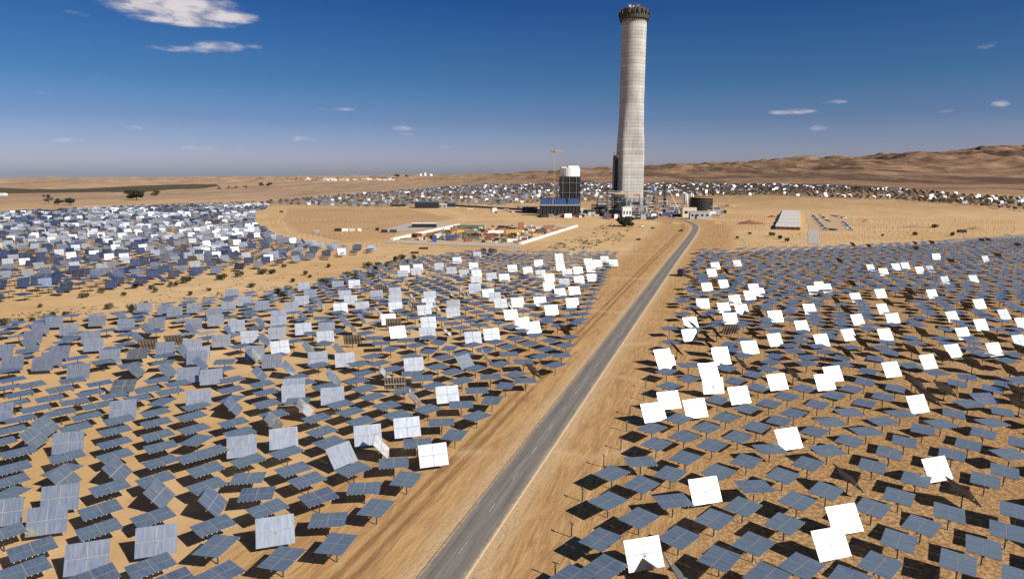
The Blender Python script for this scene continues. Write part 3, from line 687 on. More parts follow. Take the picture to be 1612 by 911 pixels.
# all the others as one field
def field_mesh(lst, name):
    V = []; F = []; Mi = []; UVs = []; off = 0
    g_ = .05
    for x, y, z, k in lst:
        D = math.hypot(x, y)
        sg = 10 if z > 0 else 7 if z < 0 else 3; mir = 3 if z < 0 and k not in 'mt' else 0
        z = hz(x, y) if z > 0 else 0.0
        a, t = KIND[k]; a = R_(a + rnd.gauss(0, sg)); t = R_(t + rnd.gauss(0, sg * .7)); ca, sa, ct, st = math.cos(a), math.sin(a), math.cos(t), math.sin(t)
        ux, uy = ca, sa; mx, my, mz = -sa * ct, ca * ct, st; nx, ny, nz_ = uy * mz, -ux * mz, ux * my - uy * mx
        def P(u, v, w): return (x + u * ux + v * mx + w * nx, y + u * uy + v * my + w * ny, z + HH + v * mz + w * nz_)
        def quad(pts, mi, uvq):
            nonlocal off
            V.extend(pts); F.append((off, off + 1, off + 2, off + 3)); off += 4; Mi.append(mi); UVs.extend(uvq)
        w2, h2 = PW / 2, PH / 2
        if D < 520:
            for x0, x1 in ((-w2, -g_), (g_, w2)):
                for y0, y1 in ((-h2, -g_), (g_, h2)):
                    quad([P(x0, y0, 0), P(x1, y0, 0), P(x1, y1, 0), P(x0, y1, 0)], mir, [(x0, y0), (x1, y0), (x1, y1), (x0, y1)])
        else: quad([P(-w2, -h2, 0), P(w2, -h2, 0), P(w2, h2, 0), P(-w2, h2, 0)], mir, [(-w2, -h2), (w2, -h2), (w2, h2), (-w2, h2)])
        z4 = [(0, 0)] * 4
        quad([P(-w2, h2, -.05), P(w2, h2, -.05), P(w2, -h2, -.05), P(-w2, -h2, -.05)], 1, z4)
        if D < 430:
            if abs(t) > .3:
                for i in range(6):
                    xx = -w2 + .4 + i * (PW - .8) / 5
                    quad([P(xx - .06, h2, -.18), P(xx + .06, h2, -.18), P(xx + .06, -h2, -.18), P(xx - .06, -h2, -.18)], 4, z4)
                    quad([P(xx - .06, h2, -.18), P(xx - .06, -h2, -.18), P(xx - .06, -h2, -.05), P(xx - .06, h2, -.05)], 2, z4)
            quad([P(-w2 + .2, .12, -.30), P(w2 - .2, .12, -.30), P(w2 - .2, -.12, -.30), P(-w2 + .2, -.12, -.30)], 2, z4)
        r_ = .10
        for (a0, b0), (a1, b1) in (((-r_, -r_), (r_, -r_)), ((r_, -r_), (0, r_)), ((0, r_), (-r_, -r_))):
            quad([(x + a0, y + b0, z - .2), (x + a1, y + b1, z - .2), (x + a1, y + b1, z + HH - .3), (x + a0, y + b0, z + HH - .3)], 2, z4)
    me = bpy.data.meshes.new(name); me.from_pydata(V, [], F)
    for k in ('mirror', 'rack', 'dark_steel', 'mirror_dim', 'cream'): me.materials.append(MAT[k])
    me.polygons.foreach_set('material_index', Mi); ul = me.uv_layers.new(name='UVMap')
    ul.data.foreach_set('uv', np.array(UVs, np.float32).ravel()); me.update()
    o = bpy.data.objects.new(name, me); COL.objects.link(o); return o
fo = field_mesh(rest + far_list, 'heliostat_field')
tag(fo, 'thousands of smaller mirrors filling the fields round the tower', 'heliostats', kind='stuff')
print('heliostats', len(near_), len(rest), len(far_list), 'farthest single', near_[-1][0])

# posts still waiting for their mirrors, beside the road
bp0 = MB(); bp0.bar((0, 0, -.2), (0, 0, 2.2), .10, 'dark_steel', 10, .085); bp0.box(-.22, .22, -.22, .22, 0, .05, 'grey')
bt = MB(); bt.bar((-.5, 0, 2.25), (.5, 0, 2.25), .07, 'dark_steel', 8); bt.box(-.12, .12, -.12, .12, 2.12, 2.4, 'midgrey')
def proto_post():
    r = empty('bare_post', (0, 0, 0)); bp0.build('post', r); bt.build('crosshead', r); return r
pp = [s for s in spots if s[2] == 'p']; pp.sort(key=lambda s: s[1]); pr = proto_post(); PPK = kids(pr)
for i, (x, y, k) in enumerate(pp):
    if i == 0: r = pr
    else:
        r = pr.copy(); COL.objects.link(r)
        for c in PPK: cc = c.copy(); COL.objects.link(cc); cc.parent = r
    r.location = (x, y, 0); r.rotation_euler = (0, 0, rnd.random() * 3)
    tag(r, 'thin dark bare post without a mirror, right roadside, %s up from the bottom' % ORD[i], 'post', 'bare posts along the right side of the road')
# rows of bare posts on the empty ground round the plant
bm_ = MB()
for poly in ([(430, 330), (640, 330), (700, 345), (620, 372), (640, 396), (500, 384), (440, 372), (420, 350)], [(1130, 312), (1600, 338), (1600, 368), (1290, 388), (1110, 392)], [(640, 385), (880, 386), (960, 396), (760, 396)]):
    pg = [gp(*p) for p in poly]
    for x, y in rings(pg, 100, 1400, 5.0, 12.0, None, 0, .1, 60, 8, 0):
        if not inpoly(np.array([x]), np.array([y]), [gp(*p) for p in [(1205, 325), (1350, 325), (1350, 370), (1205, 370)]])[0]:
            bm_.box(x - .05, x + .05, y - .05, y + .05, -.2, 2.4, 'rust')
tag(bm_.build('post_rows'), 'rows of bare mounting posts on the empty sand around the plant', 'posts', kind='stuff')

# ------------------------------------------------------------------ the solar tower
S0 = scale_at(TX, TY, 60)
def tower():
    root = empty('solar_tower', (TX, TY, 0), 0, 'tall pale concrete solar tower rising beside the end of the road', 'tower')
    zt = lambda py: zat(TX, TY, py)
    ztop = zt(30); z1 = zt(160); z2 = zt(222); z3 = zt(248)
    n_ = 48; lev = []
    # half widths (across the view) from the photo, in metres; squareness 0 = round, 1 = square-ish
    W_ = [(0, 22.3 / S0, 1.0), (z3, 22.3 / S0, .97), (zt(234), 20.8 / S0, .6), (zt(206), 19.2 / S0, .12), (z1, 18.7 / S0, 0), (ztop, 18.9 / S0, 0)]
    zs = np.unique(np.concatenate([np.arange(0, ztop, 4.2), [ztop]]))
    vs = []; fs = []; uvs = []
    yaw = R_(9)
    for z in zs:
        hw = np.interp(z, [w[0] for w in W_], [w[1] for w in W_]); sq = np.interp(z, [w[0] for w in W_], [w[2] for w in W_])
        for i in range(n_):
            t = 2 * math.pi * i / n_; c, s = math.cos(t), math.sin(t)
            p = 2 + 12 * sq; r = hw / ((abs(c) ** p + abs(s) ** p) ** (1 / p)) * (1 - .17 * sq)
            x, y = r * c, r * s * (1 - .12 * sq); a = yaw * sq
            vs.append((x * math.cos(a) - y * math.sin(a), x * math.sin(a) + y * math.cos(a), z))
    for k in range(len(zs) - 1):
        for i in range(n_): j = (i + 1) % n_; fs.append((k * n_ + i, k * n_ + j, (k + 1) * n_ + j, (k + 1) * n_ + i))
    me = bpy.data.meshes.new('shaft'); me.from_pydata(vs, [], fs); me.polygons.foreach_set('use_smooth', [True] * len(fs)); me.update()
    m, n, l, b = mat('tower_concrete')
    global GG
    tc_ = n.new('ShaderNodeTexCoord'); sp = n.new('ShaderNodeSeparateXYZ'); l.new(tc_.outputs['Object'], sp.inputs[0])
    def MM(op, a, b_=None):
        k = n.new('ShaderNodeMath'); k.operation = op
        for i, v in enumerate((a, b_)):
            if v is None: continue
            if isinstance(v, (int, float)): k.inputs[i].default_value = v
            else: l.new(v, k.inputs[i])
        return k.outputs[0]
    z = sp.outputs[2]; lift = MM('FRACT', MM('DIVIDE', z, 4.2)); lid = MM('FLOOR', MM('DIVIDE', z, 4.2))
    wn_ = n.new('ShaderNodeTexWhiteNoise'); wn_.noise_dimensions = '1D'; l.new(lid, wn_.inputs['W'])
    nz_ = n.new('ShaderNodeTexNoise'); nz_.inputs['Scale'].default_value = .08; nz_.inputs['Detail'].default_value = 8; l.new(tc_.outputs['Object'], nz_.inputs['Vector'])
    mp = n.new('ShaderNodeMapping'); mp.inputs['Scale'].default_value = (.6, .6, .03); l.new(tc_.outputs['Object'], mp.inputs[0])
    n2 = n.new('ShaderNodeTexNoise'); n2.inputs['Scale'].default_value = 1; n2.inputs['Detail'].default_value = 5; l.new(mp.outputs[0], n2.inputs['Vector'])
    joint = MM('LESS_THAN', lift, .14)
    ang = MM('FRACT', MM('MULTIPLY', MM('ARCTAN2', sp.outputs[1], sp.outputs[0]), 24 / 6.2832)); vj = MM('LESS_THAN', ang, .07)
    v = MM('ADD', MM('MULTIPLY', wn_.outputs['Value'], .16), MM('ADD', MM('MULTIPLY', nz_.outputs[0], .35), MM('MULTIPLY', n2.outputs[0], .42)))
    v = MM('SUBTRACT', v, MM('ADD', MM('MULTIPLY', joint, .17), MM('MULTIPLY', vj, .05)))
    cr_ = n.new('ShaderNodeValToRGB'); cr_.color_ramp.elements[0].position = .18; cr_.color_ramp.elements[0].color = (.23, .22, .205, 1); cr_.color_ramp.elements[1].position = .74; cr_.color_ramp.elements[1].color = (.57, .56, .53, 1)
    l.new(v, cr_.inputs[0]); l.new(cr_.outputs[0], b.inputs['Base Color']); b.inputs['Roughness'].default_value = .9
    bp_ = n.new('ShaderNodeBump'); bp_.inputs['Distance'].default_value = .4; bp_.inputs['Strength'].default_value = .5; l.new(MM('SUBTRACT', MM('MULTIPLY', nz_.outputs[0], .4), MM('MULTIPLY', joint, .5)), bp_.inputs['Height']); l.new(bp_.outputs[0], b.inputs['Normal'])
    MAT['concrete'] = m; me.materials.append(m)
    o = bpy.data.objects.new('shaft', me); COL.objects.link(o); o.parent = root
    # formwork crown with brackets and hanging platforms
    r0 = 18.8 / S0
    c = MB(); zc0, zc1 = zt(33), zt(14)
    hgt_ = zc1 - zc0
    c.lathe([(r0 + .2, zc0), (r0 + 3.0, zc0 + .8), (r0 + 3.0, zc0 + hgt_ * .42), (r0 + 1.4, zc0 + hgt_ * .42), (r0 + 1.4, zc1 - 2.0), (r0 - 1, zc1 - 2)], 'crown', 40)
    for i in range(40):
        t = 2 * math.pi * i / 40; cx, cy = math.cos(t), math.sin(t)
        c.bar((cx * (r0 + .5), cy * (r0 + .5), zc0 - 3.5), (cx * (r0 + 3.6), cy * (r0 + 3.6), zc0 + hgt_ * .45), .22, 'black')
        c.bar((cx * (r0 + 3.6), cy * (r0 + 3.6), zc0 + 1), (cx * (r0 + 3.9), cy * (r0 + 3.9), zc1 - 2 + rnd.random() * 3), .16, 'dark_steel')
        if i % 2: 
            M2 = Matrix.Translation((cx * (r0 + 3.4), cy * (r0 + 3.4), 0)) @ Matrix.Rotation(t, 4, 'Z')
            c.box(-.4, .4, -1.6, 1.6, zc0 + hgt_ * .46, zc0 + hgt_ * (.62 + rnd.random() * .3), rnd.choice(['crown', 'black', 'rust', 'dark_steel', 'crown']), M2)
    c.build('formwork_crown', root)
    d = MB(); d.lathe([(r0 - .5, zc1 - 3), (r0 - .5, zc1 - 1.6), (1, zc1 - 1.6)], 'dark_steel', 24)
    for i in range(14):
        a_ = rnd.random() * 6.28; rr = rnd.uniform(2, r0 - 3); w = rnd.uniform(1, 2.4)
        d.box(rr * math.cos(a_) - w, rr * math.cos(a_) + w, rr * math.sin(a_) - w, rr * math.sin(a_) + w, zc1 - 1.6, zc1 + rnd.uniform(.5, 3), rnd.choice(['rust', 'white', 'red', 'black', 'grey']))
    d.build('working_deck', root)
    for sx, kk in ((-5.5, 0), (4.5, 1)):
        e = MB(); zz = zc1 - 1.6
        for a_, b_ in ((-1, -1), (1, -1), (1, 1), (-1, 1)): e.bar((sx + a_, b_, zz), (sx + a_, b_, zz + 5), .16, 'red')
        e.box(sx - 1.5, sx + 1.5, -1.5, 1.5, zz + 3.0, zz + 5.4, 'white'); e.bar((sx - 3, 0, zz + 5.6), (sx + 4.5, 0, zz + 7.4), .4, 'red')
        e.box(sx - 3.4, sx - 1.8, -.8, .8, zz + 4.8, zz + 6.4, 'red')
        e.build('top_winch', root)
    # dark slab standing in for the shaded left face, and the hoist cabin
    h = MB(); zz3 = zt(247); wx = 24.5 / S0
    h.box(-wx - .6, -wx + 3.5, 0, 9, 0, zz3, 'dark_steel')
    for z_ in np.arange(4, zz3, 4.2): h.box(-wx - .9, -wx + 3.6, -.3, 9.2, z_, z_ + .35, 'dark_steel')
    h.build('shaded_face_slab', root)
    h = MB(); h.box(-wx - 1.8, -wx + 2.0, -4.6, -2.4, zz3 - 3, zz3 + 1.8, 'rust'); h.box(-wx + 2.2, -wx + 7.2, -5.2, -3.2, zz3 - 1.4, zz3 + 2.6, 'cream'); h.box(-wx - 1.0, -wx - .4, -3, -2.4, 0, zz3 + 6, 'steel')
    h.build('hoist_cabin', root)
    for py, rr, xo in ((105, .9, -.42), (58, 1.1, -.95)):
        pass
    return root
tower()

# ------------------------------------------------------------------ plant at the foot of the tower
def place(px0, px1, pyb):
    """left-right extent in the picture of something whose foot shows at row pyb -> centre, width"""
    x, y = gp((px0 + px1) / 2, pyb); s = scale_at(x, y); return x, y, (px1 - px0) / s, s
def hpx(x, y, py): return max(.5, zat(x, y, py))
def lattice(mb, x, y, z0, z1, w, m_='yellow', step=None, r=.12):
    step = step or w * 1.3; c = [(-w / 2, -w / 2), (w / 2, -w / 2), (w / 2, w / 2), (-w / 2, w / 2)]
    for a, b_ in c: mb.bar((x + a, y + b_, z0), (x + a, y + b_, z1), r, m_)
    z = z0; k = 0
    while z < z1 - .1:
        z2 = min(z + step, z1)
        for i in range(4):
            a, b_ = c[i], c[(i + 1) % 4]
            if k % 2: a, b_ = b_, a
            mb.bar((x + a[0], y + a[1], z), (x + b_[0], y + b_[1], z2), r * .7, m_)
        z = z2; k += 1
def frame_tower(mb, x0, x1, y0, y1, h, nf, nx, ny, m_='steel', r=.3, floor=None):
    for i in range(nx + 1):
        for j in range(ny + 1):
            x = x0 + (x1 - x0) * i / nx; y = y0 + (y1 - y0) * j / ny; mb.bar((x, y, 0), (x, y, h), r, m_)
    for k in range(1, nf + 1):
        z = h * k / nf
        for i in range(nx + 1): x = x0 + (x1 - x0) * i / nx; mb.bar((x, y0, z), (x, y1, z), r * .8, m_)
        for j in range(ny + 1): y = y0 + (y1 - y0) * j / ny; mb.bar((x0, y, z), (x1, y, z), r * .8, m_)
        if floor: mb.box(x0, x1, y0, y1, z - .15, z, floor)
    for i in range(nx):
        xa = x0 + (x1 - x0) * i / nx; xb = x0 + (x1 - x0) * (i + 1) / nx
        for k in range(nf): 
            if (i + k) % 2 == 0: mb.bar((xa, y0, h * k / nf), (xb, y0, h * (k + 1) / nf), r * .5, m_)

# boiler block wrapped in scaffolding, white sheeting at its top
x, y, w, s = place(881, 912, 337.6); y += 2
h = hpx(x, y, 261); hs = hpx(x, y, 278)
r = empty('boiler_block', (x, y, 0), 0, 'black scaffolded boiler block with white wrapped top, left of the tower', 'building')
m_ = MB(); m_.box(-w / 2 + 1, w / 2 - 1, -w / 2 + 1, w / 2 - 1, 0, hs, 'black'); m_.build('core', r)
m_ = MB(); frame_tower(m_, -w / 2, w / 2, -w / 2, w / 2, hs, 12, 9, 3, 'dark_steel', .2)
for i in range(10):
    if i % 3 == 1: m_.bar((-w / 2 + w * i / 9, -w / 2 - .5, 0), (-w / 2 + w * i / 9, -w / 2 - .5, hs), .22, 'steel')
for k in range(1, 12, 3): m_.bar((-w / 2, -w / 2 - .5, hs * k / 12), (w / 2, -w / 2 - .5, hs * k / 12), .2, 'steel')
m_.build('scaffold', r)
m_ = MB(); m_.lathe([(w * .50, hs), (w * .50, h - 3), (w * .46, h - 2.6)], 'white', 28); m_.box(-w * .1, w * .42, -w * .3, w * .3, h - 3, h, 'white'); m_.box(-w * .45, -w * .2, -w * .25, w * .2, h - 3, h - 1.2, 'cream')
m_.build('white_cladding', r)

# tower crane
x, y = gp(872, 330); y += 12; x = (872 - 806) / FOC * (y * FW[1] - CAMH * FW[2]) ; h = hpx(x, y, 232)
r = empty('tower_crane', (x, y, 0), 0, 'slim yellow tower crane beside the black boiler block', 'crane')
m_ = MB(); lattice(m_, 0, 0, 0, h - 6, 1.9, 'yellow', 2.4, .14); m_.box(-3, 3, -3, 3, 0, 1, 'grey'); m_.build('mast', r)
jd = Vector((.38, .92, 0)).normalized()
m_ = MB(); z = h - 5
for o_ in (-.7, .7):
    pn = Vector((jd.y, -jd.x, 0)) * o_; m_.bar(-jd * 12 + pn + Vector((0, 0, z)), jd * 42 + pn + Vector((0, 0, z)), .22, 'yellow')
m_.bar(Vector((0, 0, z + 1.6)), jd * 40 + Vector((0, 0, z + 1.2)), .2, 'yellow')
for k in range(26):
    p_ = jd * (k * 1.6); pn = Vector((jd.y, -jd.x, 0)) * .7; m_.bar(p_ + pn + Vector((0, 0, z)), p_ + jd * .8 + Vector((0, 0, z + 1.5)), .09, 'yellow'); m_.bar(p_ - pn + Vector((0, 0, z)), p_ + jd * .8 + Vector((0, 0, z + 1.5)), .09, 'yellow')
m_.build('jib', r)
m_ = MB(); m_.bar((0, 0, z), (0, 0, z + 6.5), .35, 'orange'); m_.bar((0, 0, z + 6.3), tuple(jd * 30 + Vector((0, 0, z + 1.2))), .08, 'yellow'); m_.bar((0, 0, z + 6.3), tuple(-jd * 11 + Vector((0, 0, z + .2))), .08, 'yellow')
m_.build('apex', r)
m_ = MB(); m_.box(-1.6, 1.6, -1.4, 1.4, z - 2.4, z, 'orange'); m_.build('cab', r)
m_ = MB(); cpos = -jd * 11; m_.box(cpos.x - 1.8, cpos.x + 1.8, cpos.y - 1.5, cpos.y + 1.5, z - 2.6, z + .6, 'midgrey'); m_.build('counterweight', r)

# air cooled condenser: blue fan deck on black legs
x, y, w, s = place(850, 913, 340); h = hpx(x, y, 311); d = 12
r = empty('air_cooled_condenser', (x, y + d / 2, 0), 0, 'wide black condenser building with blue upper panels below the boiler block', 'building')
m_ = MB(); m_.box(-w / 2, w / 2, -d / 2 + 1, d / 2, 1.5, h * .55, 'black'); 
for i in range(12): m_.bar((-w / 2 + w * i / 11, -d / 2 + .2, 0), (-w / 2 + w * i / 11, -d / 2 + .2, h * .6), .35, 'dark_steel')
m_.build('legs_and_ducts', r)
m_ = MB(); m_.box(-w / 2, w / 2, -d / 2, d / 2, h * .55, h * .63, 'steel'); m_.build('walkway', r)
for i in range(3):
    m_ = MB(); a = -w / 2 + w * i / 3 + .8; b_ = a + w / 3 - 1.6; m_.box(a, b_, -d / 2 + .6, d / 2 - .6, h * .63, h * .94, 'blue', taper=.6)
    for k in range(7): xx = a + (b_ - a) * (k + .5) / 7; m_.bar((xx, -d / 2 + .3, h * .63), (xx, -d / 2 + 1.0, h * .94), .12, 'navy')
    m_.build('fan_bay', r)
m_ = MB(); m_.box(-w / 2, w / 2, -d / 2 + 1, -d / 2 + 1.4, h * .94, h * .97, 'dark_steel')
for k in range(8): m_.lathe([(1.6, h * .94), (1.6, h)], 'dark_steel', 10, (-w / 2 + w * (k + .5) / 8, 0))
m_.build('roof_pipes', r)

# steel frames, ducts and sheds round the tower base
def steelwork(px0, px1, pyb, pyt, dy, nf, nx, label, m__='steel', clutter=('midgrey', 'grey', 'black', 'blue'), nc=18, name='pipe_rack', depth=14, seed=1):
    rr = random.Random(seed); x, y, w, s = place(px0, px1, pyb); x = x * (y + dy) / y; y += dy; h = hpx(x, y, pyt)
    r = empty(name, (x, y, 0), 0, label, 'steel frame')
    m_ = MB(); frame_tower(m_, -w / 2, w / 2, -depth / 2, depth / 2, h, nf, nx, 2, m__, .28, 'midgrey'); m_.build('frame', r)
    m_ = MB()
    for i in range(nc):
        bw = rr.uniform(1.2, w * .22); bh = rr.uniform(1.5, h * .28); cx = rr.uniform(-w / 2 + bw / 2, w / 2 - bw / 2); k = rr.randrange(nf); z = h * k / nf
        yy = -depth / 2 - rr.uniform(-.5, 1.2)
        if rr.random() < .4: m_.lathe([(bw * .35, z), (bw * .35, z + bh)], rr.choice(clutter), 10, (cx, yy + 1))
        else: m_.box(cx - bw / 2, cx + bw / 2, yy, yy + rr.uniform(2, 5), z + .05, z + bh, rr.choice(clutter))
    m_.build('equipment', r)
    m_ = MB()
    for i in range(7):
        z = h * rr.uniform(.1, .95); yy = -depth / 2 - rr.uniform(.6, 1.4); m_.bar((-w / 2, yy, z), (w / 2 * rr.uniform(.2, 1), yy, z), rr.uniform(.2, .5), rr.choice(['steel', 'grey', 'white']), 8)
    m_.build('pipes', r); return r
steelwork(956, 986, 340, 301, -8, 4, 4, 'open grey steel frame at the left foot of the tower', seed=2)
steelwork(984, 1020, 341, 312, -16, 3, 5, 'dense steelwork with dark ducts in front of the tower', clutter=('black', 'dark_steel', 'midgrey', 'navy', 'grey'), nc=30, seed=3)
steelwork(1008, 1030, 338, 295, 6, 5, 3, 'tall narrow steel frame at the right foot of the tower', seed=4)
steelwork(1034, 1052, 338, 312, 0, 3, 3, 'low grey pipe rack right of the tower', nc=14, seed=5)
steelwork(932, 958, 337, 322, 4, 2, 4, 'low pipe rack between the condenser and the tower', clutter=('midgrey', 'black', 'grey'), seed=6, nc=16)
steelwork(1052, 1072, 337, 318, 4, 3, 3, 'grey steel rack between the chimney and the silos', clutter=('midgrey', 'black', 'blue', 'grey', 'rust'), seed=7, nc=18)
steelwork(940, 962, 339, 312, 10, 4, 3, 'grey pipe tower standing left of the open steel frame', clutter=('midgrey', 'black', 'grey', 'dark_steel'), seed=8, nc=20)
steelwork(1118, 1136, 338, 326, 2, 2, 3, 'low steel rack right of the round tank', clutter=('midgrey', 'white', 'grey'), seed=9, nc=14)
# yellow beam across the frame
x, y, w, s = place(963, 1002, 340); y -= 18; z = zat(x, y, 305)
r = empty('gantry_crane', (x, y, 0), 0, 'yellow gantry beam across the steel frame under the tower', 'crane')
m_ = MB(); m_.box(-w / 2, w / 2, -.9, .9, z - .9, z + .5, 'yellow'); m_.build('beam', r)
m_ = MB(); [m_.bar((sx * w * .48, 0, 0), (sx * w * .48, 0, z), .35, 'dark_steel') for sx in (-1, 1)]; m_.build('posts', r)
m_ = MB(); m_.box(w * .28, w * .46, -1.3, 1.3, z - 2.4, z - .9, 'orange'); m_.build('trolley', r)

def shed(px0, px1, pyb, pyt, depth, name, label, cat, wallm='grey', roofm='white', dy=0, door=None, win=0, gable=True, group=None, rz=0):
    x, y, w, s = place(px0, px1, pyb); y += dy; h = hpx(x, y, pyt)
    r = empty(name, (x, y + depth / 2, 0), rz, label, cat, group)
    m_ = MB(); m_.box(-w / 2, w / 2, -depth / 2, depth / 2, 0, h * (.85 if gable else .95), wallm); m_.build('wall', r)
    m_ = MB(); hb = h * .85
    if gable:
        a, b_ = w / 2 + .3, depth / 2 + .3
        m_.raw([(-a, -b_, hb), (a, -b_, hb), (a, b_, hb), (-a, b_, hb), (-a, 0, h), (a, 0, h)], [(0, 1, 5, 4), (2, 3, 4, 5), (0, 4, 3), (1, 2, 5), (0, 3, 2, 1)], roofm)
    else: m_.box(-w / 2 - .2, w / 2 + .2, -depth / 2 - .2, depth / 2 + .2, h * .95, h, roofm)
    m_.build('roof', r)
    if door:
        m_ = MB(); m_.box(door[0] * w - door[1] * w / 2, door[0] * w + door[1] * w / 2, -depth / 2 - .12, -depth / 2 + .2, 0, h * .6, 'black'); m_.build('door', r)
    for i in range(win):
        m_ = MB(); xx = -w / 2 + w * (i + .5) / win; m_.box(xx - w / win * .22, xx + w / win * .22, -depth / 2 - .1, -depth / 2 + .2, h * .38, h * .66, 'glass'); m_.build('window', r)
    return r
shed(979.5, 993.5, 344, 326, 9, 'plant_building', 'small white building with dark windows before the tower', 'building', 'white', 'white', -2, None, 3, False)
shed(906, 918, 339.5, 326, 8, 'plant_building', 'small pale hut with dark doorway right of the blue-topped condenser', 'building', 'cream', 'grey', 0, (0, .5), 0, False)
shed(960, 979, 341, 332, 8, 'plant_building', 'low grey shed left of the white building', 'building', 'midgrey', 'grey', 0, (.1, .2), 2, False)
shed(1075, 1097, 342, 327, 9, 'plant_building', 'beige block below the twin silos', 'building', 'cream', 'cream', 2, (.2, .15), 2, False)
shed(1086, 1117, 345, 333, 6, 'plant_building', 'long grey walled building at the bend of the road', 'building', 'grey', 'grey', 0, (-.2, .1), 4, False)
shed(1009, 1019, 340, 324, 8, 'plant_building', 'tall beige panel building right of the dark ducts', 'building', 'cream', 'grey', 0, (0, .3), 0, False)
shed(653, 690, 330, 317, 16, 'long_shed', 'long dark teal shed left of the plant', 'shed', 'black', 'teal', 0, (0, .3), 0, True)
shed(699, 717, 328.5, 319.5, 14, 'long_shed', 'small blue shed beside the long teal shed', 'shed', 'navy', 'blue', 0, None, 0, True)
shed(616, 638, 328, 321, 10, 'long_shed', 'dark low shed left of the long teal shed', 'shed', 'dark_steel', 'midgrey', 0, None, 0, False)
shed(690, 703, 329, 321, 8, 'long_shed', 'pale cabin joining the teal and blue sheds', 'shed', 'grey', 'white', 0, None, 2, False)
shed(775, 797, 326, 314, 10, 'long_shed', 'dull green tent roofed shed left of the condenser', 'shed', 'midgrey', 'green', 0, None, 0, True)
shed(822, 846, 334, 326, 8, 'long_shed', 'low navy shed just left of the condenser', 'shed', 'navy', 'black', 0, None, 0, False)
shed(648, 686, 358.5, 351, 9, 'long_shed', 'black sided shed with white roof above the storage yard', 'shed', 'black', 'white', 0, None, 0, True)

# twin silos, round tank, chimney
sr = None
for i, (p0, p1, lb) in enumerate(((1075.5, 1082.5, 'left pale steel silo of the pair beside the round tank'), (1084, 1091, 'right pale steel silo of the pair beside the round tank'))):
    x, y, w, s = place(p0, p1, 327); h = hpx(x, y, 304); r = empty('silo', (x, y, 0), 0, lb, 'silo', 'twin silos beside the tank')
    m_ = MB(); m_.lathe([(w / 2, 0), (w / 2, h - 1.5), (w * .15, h)], 'white', 18)
    m_.build('shell', r, True); m_ = MB(); m_.bar((w * .15, -w / 2 - .3, 0), (w * .15, -w / 2 - .3, h), .35, 'dark_steel'); m_.bar((-w * .3, -w / 2 - .1, 0), (-w * .3, -w / 2 - .1, h), .3, 'dark_steel'); m_.build('ladder', r)
x, y, w, s = place(1090, 1126, 334); h = hpx(x, y, 311); y += w / 2
r = empty('storage_tank', (x, y, 0), 0, 'round dark tank wrapped in scaffolding right of the silos', 'tank')
m_ = MB(); m_.lathe([(w / 2 - 1, 0), (w / 2 - 1, h - 1), (1, h - .4)], 'black', 32); m_.build('shell', r)
m_ = MB()
for i in range(30):
    t = 2 * math.pi * i / 30; m_.bar((w / 2 * math.cos(t), w / 2 * math.sin(t), 0), (w / 2 * math.cos(t), w / 2 * math.sin(t), h), .2, 'dark_steel')
    for k in range(1, 6): t2 = 2 * math.pi * (i + 1) / 30; m_.bar((w / 2 * math.cos(t), w / 2 * math.sin(t), h * k / 5.01), (w / 2 * math.cos(t2), w / 2 * math.sin(t2), h * k / 5.01), .2, 'rust' if k > 3 else 'dark_steel')
m_.build('scaffold', r)
m_ = MB(); m_.lathe([(w / 2 + .3, h - .6), (w / 2 + .3, h), (w / 2 - 1.5, h)], 'yellow', 32, cap=False); m_.build('rim', r)
x, y = gp(1045.5, 338); h = hpx(x, y, 290)
r = empty('chimney', (x, y, 0), 0, 'slim black chimney right of the tower', 'chimney'); m_ = MB(); m_.lathe([(1.5, 0), (1.3, h)], 'black', 12); m_.build('flue', r, True)
m_ = MB(); lattice(m_, 0, 0, 0, h * .8, 4, 'midgrey', 4, .14); m_.build('support_frame', r)
# lattice boom crane near the chimney
x, y = gp(1070, 338)
r = empty('mobile_crane', (x, y, 0), 0, 'mobile crane with thin white lattice boom leaning left, right of the chimney', 'crane')
m_ = MB(); bt_ = Vector((-14, 2, hpx(x, y, 300)))
m_.bar((0, 0, 3), bt_, .32, 'white'); m_.bar((0, .9, 3), bt_, .2, 'grey'); m_.build('boom', r)
m_ = MB(); m_.box(-2, 3, -1.5, 1.5, 1.2, 4, 'yellow'); m_.build('cab', r); m_ = MB(); m_.box(-3.2, 3.2, -2.4, -1.4, 0, 1.1, 'black'); m_.box(-3.2, 3.2, 1.4, 2.4, 0, 1.1, 'black'); m_.build('tracks', r)

